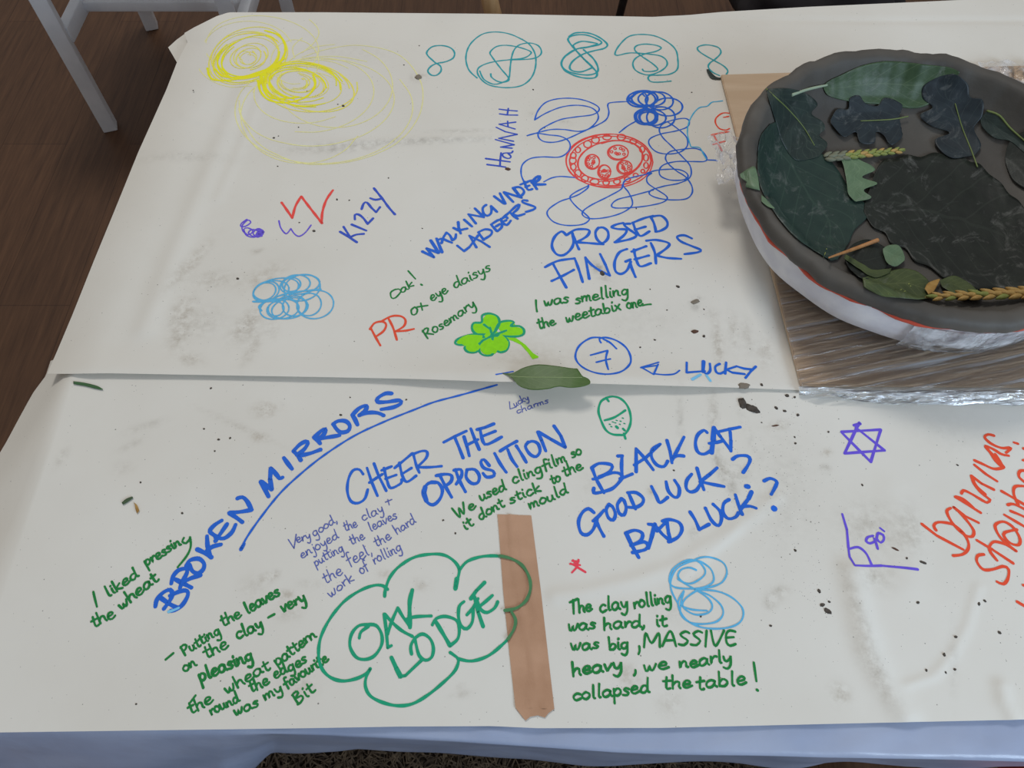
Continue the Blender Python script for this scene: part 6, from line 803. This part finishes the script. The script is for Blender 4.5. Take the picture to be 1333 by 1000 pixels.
TINY = [(1024,516,2.4,'L'),(1034,518,1.6,'L'),(1010,532,2.2,'L'),(1021,536,2.0,'L'),(1038,541,2.0,'L'),(990,504,2.0,'U'),(991,551,1.0,'L'),(1078,563,1.4,'L'),(1034,570,1.2,'L'),(852,444,1.4,'U'),(833,454,1.3,'U'),(916,439,2.0,'U'),(882,374.5,2.4,'U'),(868,405,1.1,'U'),(846,378,1.0,'U'),(916,404,1.1,'U'),
 (357,181,1.8,'U'),(363,178.5,1.0,'U'),(447,139,2.4,'U'),(440,137,1.2,'U'),(389,167,1.2,'U'),(400,120,1.0,'U'),(526,86,1.2,'U'),(546,61,1.2,'U'),(694,118,1.5,'U'),(409,302,2.2,'U'),(390,291,1.2,'U'),(439,261,1.6,'U'),(310,364,1.8,'U'),(455,262,1.2,'U'),(252,119,1.4,'U'),(362,218,1.2,'U'),(900,122,1.3,'U'),(506,233,1.2,'U'),(550,299,1.0,'U'),(709,168,1.0,'U'),(828,273,1.2,'U'),
 (238,669,1.4,'L'),(285,573,1.6,'L'),(300,571,1.4,'L'),(280,588,1.2,'L'),(266,559,1.2,'L'),(275,506,1.4,'L'),(184,629,1.2,'L'),(444,541,1.6,'L'),(529,521,1.2,'L'),(456,518,1.0,'L'),(877,613,1.2,'L'),(1035,578,1.4,'L'),(1122,632,1.4,'L'),(1246,606,1.3,'L'),(1194,785,1.6,'L'),(1228,853,1.8,'L'),(1300,824,1.8,'L'),(1243,830,1.6,'L'),(1273,787,1.8,'L'),(1281,783,1.6,'L'),(1242,872,1.4,'L'),(1205,873,1.4,'L'),(1035,717,1.6,'L'),(1003,815,1.4,'L'),(912,803,1.2,'L'),(1230,876,1.2,'L'),(178,917,1.0,'L'),(1179,728,1.3,'L'),(1066,770,2.0,'L'),(1079,784,1.4,'L'),(577,678,1.2,'L'),(593,695,1.2,'L')]
for i, (px, py, s_, sh) in enumerate(TINY):
    crumb(px, py, s_*.00085*1.3, s_*.00085, (i*57) % 180, CR, 'tiny dark clay crumb scattered on the white paper', 'tiny clay crumbs on the paper', sheet_=sh, seed=20+i)

# ---------------------------------------------------------------- cling film
def film_material(name, glint_white, bumps, scale, stretch, rot, h0=.45, h1=.75):
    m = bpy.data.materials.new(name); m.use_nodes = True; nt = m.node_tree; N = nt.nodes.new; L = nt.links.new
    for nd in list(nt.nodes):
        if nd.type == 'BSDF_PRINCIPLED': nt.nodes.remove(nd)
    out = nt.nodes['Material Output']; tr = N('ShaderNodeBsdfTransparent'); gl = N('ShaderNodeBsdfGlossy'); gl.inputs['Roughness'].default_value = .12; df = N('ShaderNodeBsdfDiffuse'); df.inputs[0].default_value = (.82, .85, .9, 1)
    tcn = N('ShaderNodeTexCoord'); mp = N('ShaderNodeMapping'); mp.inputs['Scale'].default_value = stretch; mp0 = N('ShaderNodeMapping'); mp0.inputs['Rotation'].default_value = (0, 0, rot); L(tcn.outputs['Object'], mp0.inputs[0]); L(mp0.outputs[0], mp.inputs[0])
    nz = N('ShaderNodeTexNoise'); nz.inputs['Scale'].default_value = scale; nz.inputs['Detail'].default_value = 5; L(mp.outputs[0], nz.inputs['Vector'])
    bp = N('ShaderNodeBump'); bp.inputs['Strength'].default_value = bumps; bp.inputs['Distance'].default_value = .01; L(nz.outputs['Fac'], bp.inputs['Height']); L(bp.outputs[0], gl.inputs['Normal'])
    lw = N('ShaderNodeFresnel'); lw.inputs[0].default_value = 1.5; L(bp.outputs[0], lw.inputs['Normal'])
    hz = N('ShaderNodeMapRange'); hz.inputs[1].default_value = h0; hz.inputs[2].default_value = h1; hz.inputs[3].default_value = glint_white*.06; hz.inputs[4].default_value = glint_white; L(nz.outputs['Fac'], hz.inputs[0])  # white diffuse streaks stand in for glints along the wrinkles
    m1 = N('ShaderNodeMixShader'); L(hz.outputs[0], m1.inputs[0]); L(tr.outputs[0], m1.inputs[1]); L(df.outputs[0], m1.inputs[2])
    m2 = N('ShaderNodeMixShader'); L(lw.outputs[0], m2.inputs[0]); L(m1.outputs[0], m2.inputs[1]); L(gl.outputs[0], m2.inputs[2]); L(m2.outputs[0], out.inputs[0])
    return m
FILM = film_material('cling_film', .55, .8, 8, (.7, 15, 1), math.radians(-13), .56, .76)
FILMF = film_material('folded_cling_film', .85, 1.0, 12, (1, 12, 1), math.radians(-3), .40, .66)  # stronger white, painting glints on the fold's edges
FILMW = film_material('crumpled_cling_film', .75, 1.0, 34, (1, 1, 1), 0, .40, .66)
# film drawn tight over the front of the board and tucked down onto the paper
n, m = 70, 230
G = coons([(1002,330),(1100,360),(1250,380),(1420,380),(1680,370)], [(1044,512),(1060,519),(1120,523),(1180,529),(1240,526),(1330,524),(1420,522),(1680,526)], [(1002,330),(1022,420),(1044,512)], [(1680,370),(1680,526)], n, m)
V = []
yfront = b_.y
for g in G:
    p = T(g.x, g.y, BZ1); q = (p.x-BC.x)**2+(p.y-BC.y)**2
    rid = noise.noise(Vector((p.x*7+p.y*2.2, (p.y-.25*p.x)*70, 3)))
    z = BZ1+.0014+.0010*rid
    if p.y < yfront+.002:
        t = min((yfront+.002-p.y)/.028, 1); z = BZ1+.0014-(.0045)*sstep(0, 1, t)+.0022*abs(noise.noise(Vector((p.x*30, p.y*160, 9))))
        z = max(z, TZ+hL(p.x, p.y)+.0012)
    p = T(g.x, g.y, z); V.append(p)
cf = thing('cling_film', 'clear cling film stretched over the cardboard in front of the bowl', 'cling film', T(1200, 480, BZ1))
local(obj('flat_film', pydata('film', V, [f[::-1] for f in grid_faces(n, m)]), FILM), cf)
# the film bunched and tucked under along the front edge of the board
V = []; nn = 276; mm_ = 16
for i in range(nn):
    x = 1040+i*2.3
    for j in range(mm_):
        t = j/(mm_-1); y = 503+5*sstep(1040, 1140, x)+t*(10+9*sstep(1060, 1180, x)+3*noise.noise(Vector((x*.03, 0, 1)))); p = T(x, y, TZ)
        z = BZ1+.0030-(BZ1-TZ)*sstep(.2, .95, t)+.0035*abs(noise.noise(Vector((p.x*26, p.y*190, 4))))+.002*noise.noise(Vector((p.x*70, p.y*260, 7)))
        V.append(T(x, y, max(z, TZ+hL(p.x, p.y)+.0014)))
local(obj('film_fold', pydata('film_fold', V, [f[::-1] for f in grid_faces(nn, mm_)]), FILMF), cf)['label'] = 'bunched fold of film with whitened glints along the board edge'
def tuft(name, c, rx, ry, rz, seed, m_, parent, amp=.35):
    bm = bmesh.new(); bmesh.ops.create_grid(bm, x_segments=48, y_segments=48, size=1)
    for v in bm.verts:
        x, y = v.co.x, v.co.y; f_ = 1+amp*noise.noise(Vector((x*2, y*2, seed)))
        zz = abs(noise.noise(Vector((x*1.6, y*1.6, seed+5))))+.35*abs(noise.noise(Vector((x*4, y*4, seed+9))))
        v.co = Vector((x*rx*f_, y*ry*f_, rz*zz*(1.1-.5*(x*x+y*y))))+c
    return local(obj(name, bm, m_, smooth=False), parent)
tf = thing('crumpled_film', 'crumpled tuft of cling film at the left side of the bowl', 'cling film', T(950, 215, .78))
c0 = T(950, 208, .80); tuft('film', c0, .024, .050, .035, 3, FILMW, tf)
tf2 = thing('crumpled_film', 'crumpled cling film on the cardboard at the right edge behind the bowl', 'cling film', T(1320, 100, .752))
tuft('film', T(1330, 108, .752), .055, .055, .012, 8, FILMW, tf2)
# film clinging to the front of the mould
def ffn(r, z, an): return r+.003*abs(wob(an, 26, z*40))+.0035, z
fw_ = lathe([(.2462,.846),(.2455,.83),(.243,.812),(.235,.79),(.222,.775)], 240, ffn, math.radians(252), math.radians(322))
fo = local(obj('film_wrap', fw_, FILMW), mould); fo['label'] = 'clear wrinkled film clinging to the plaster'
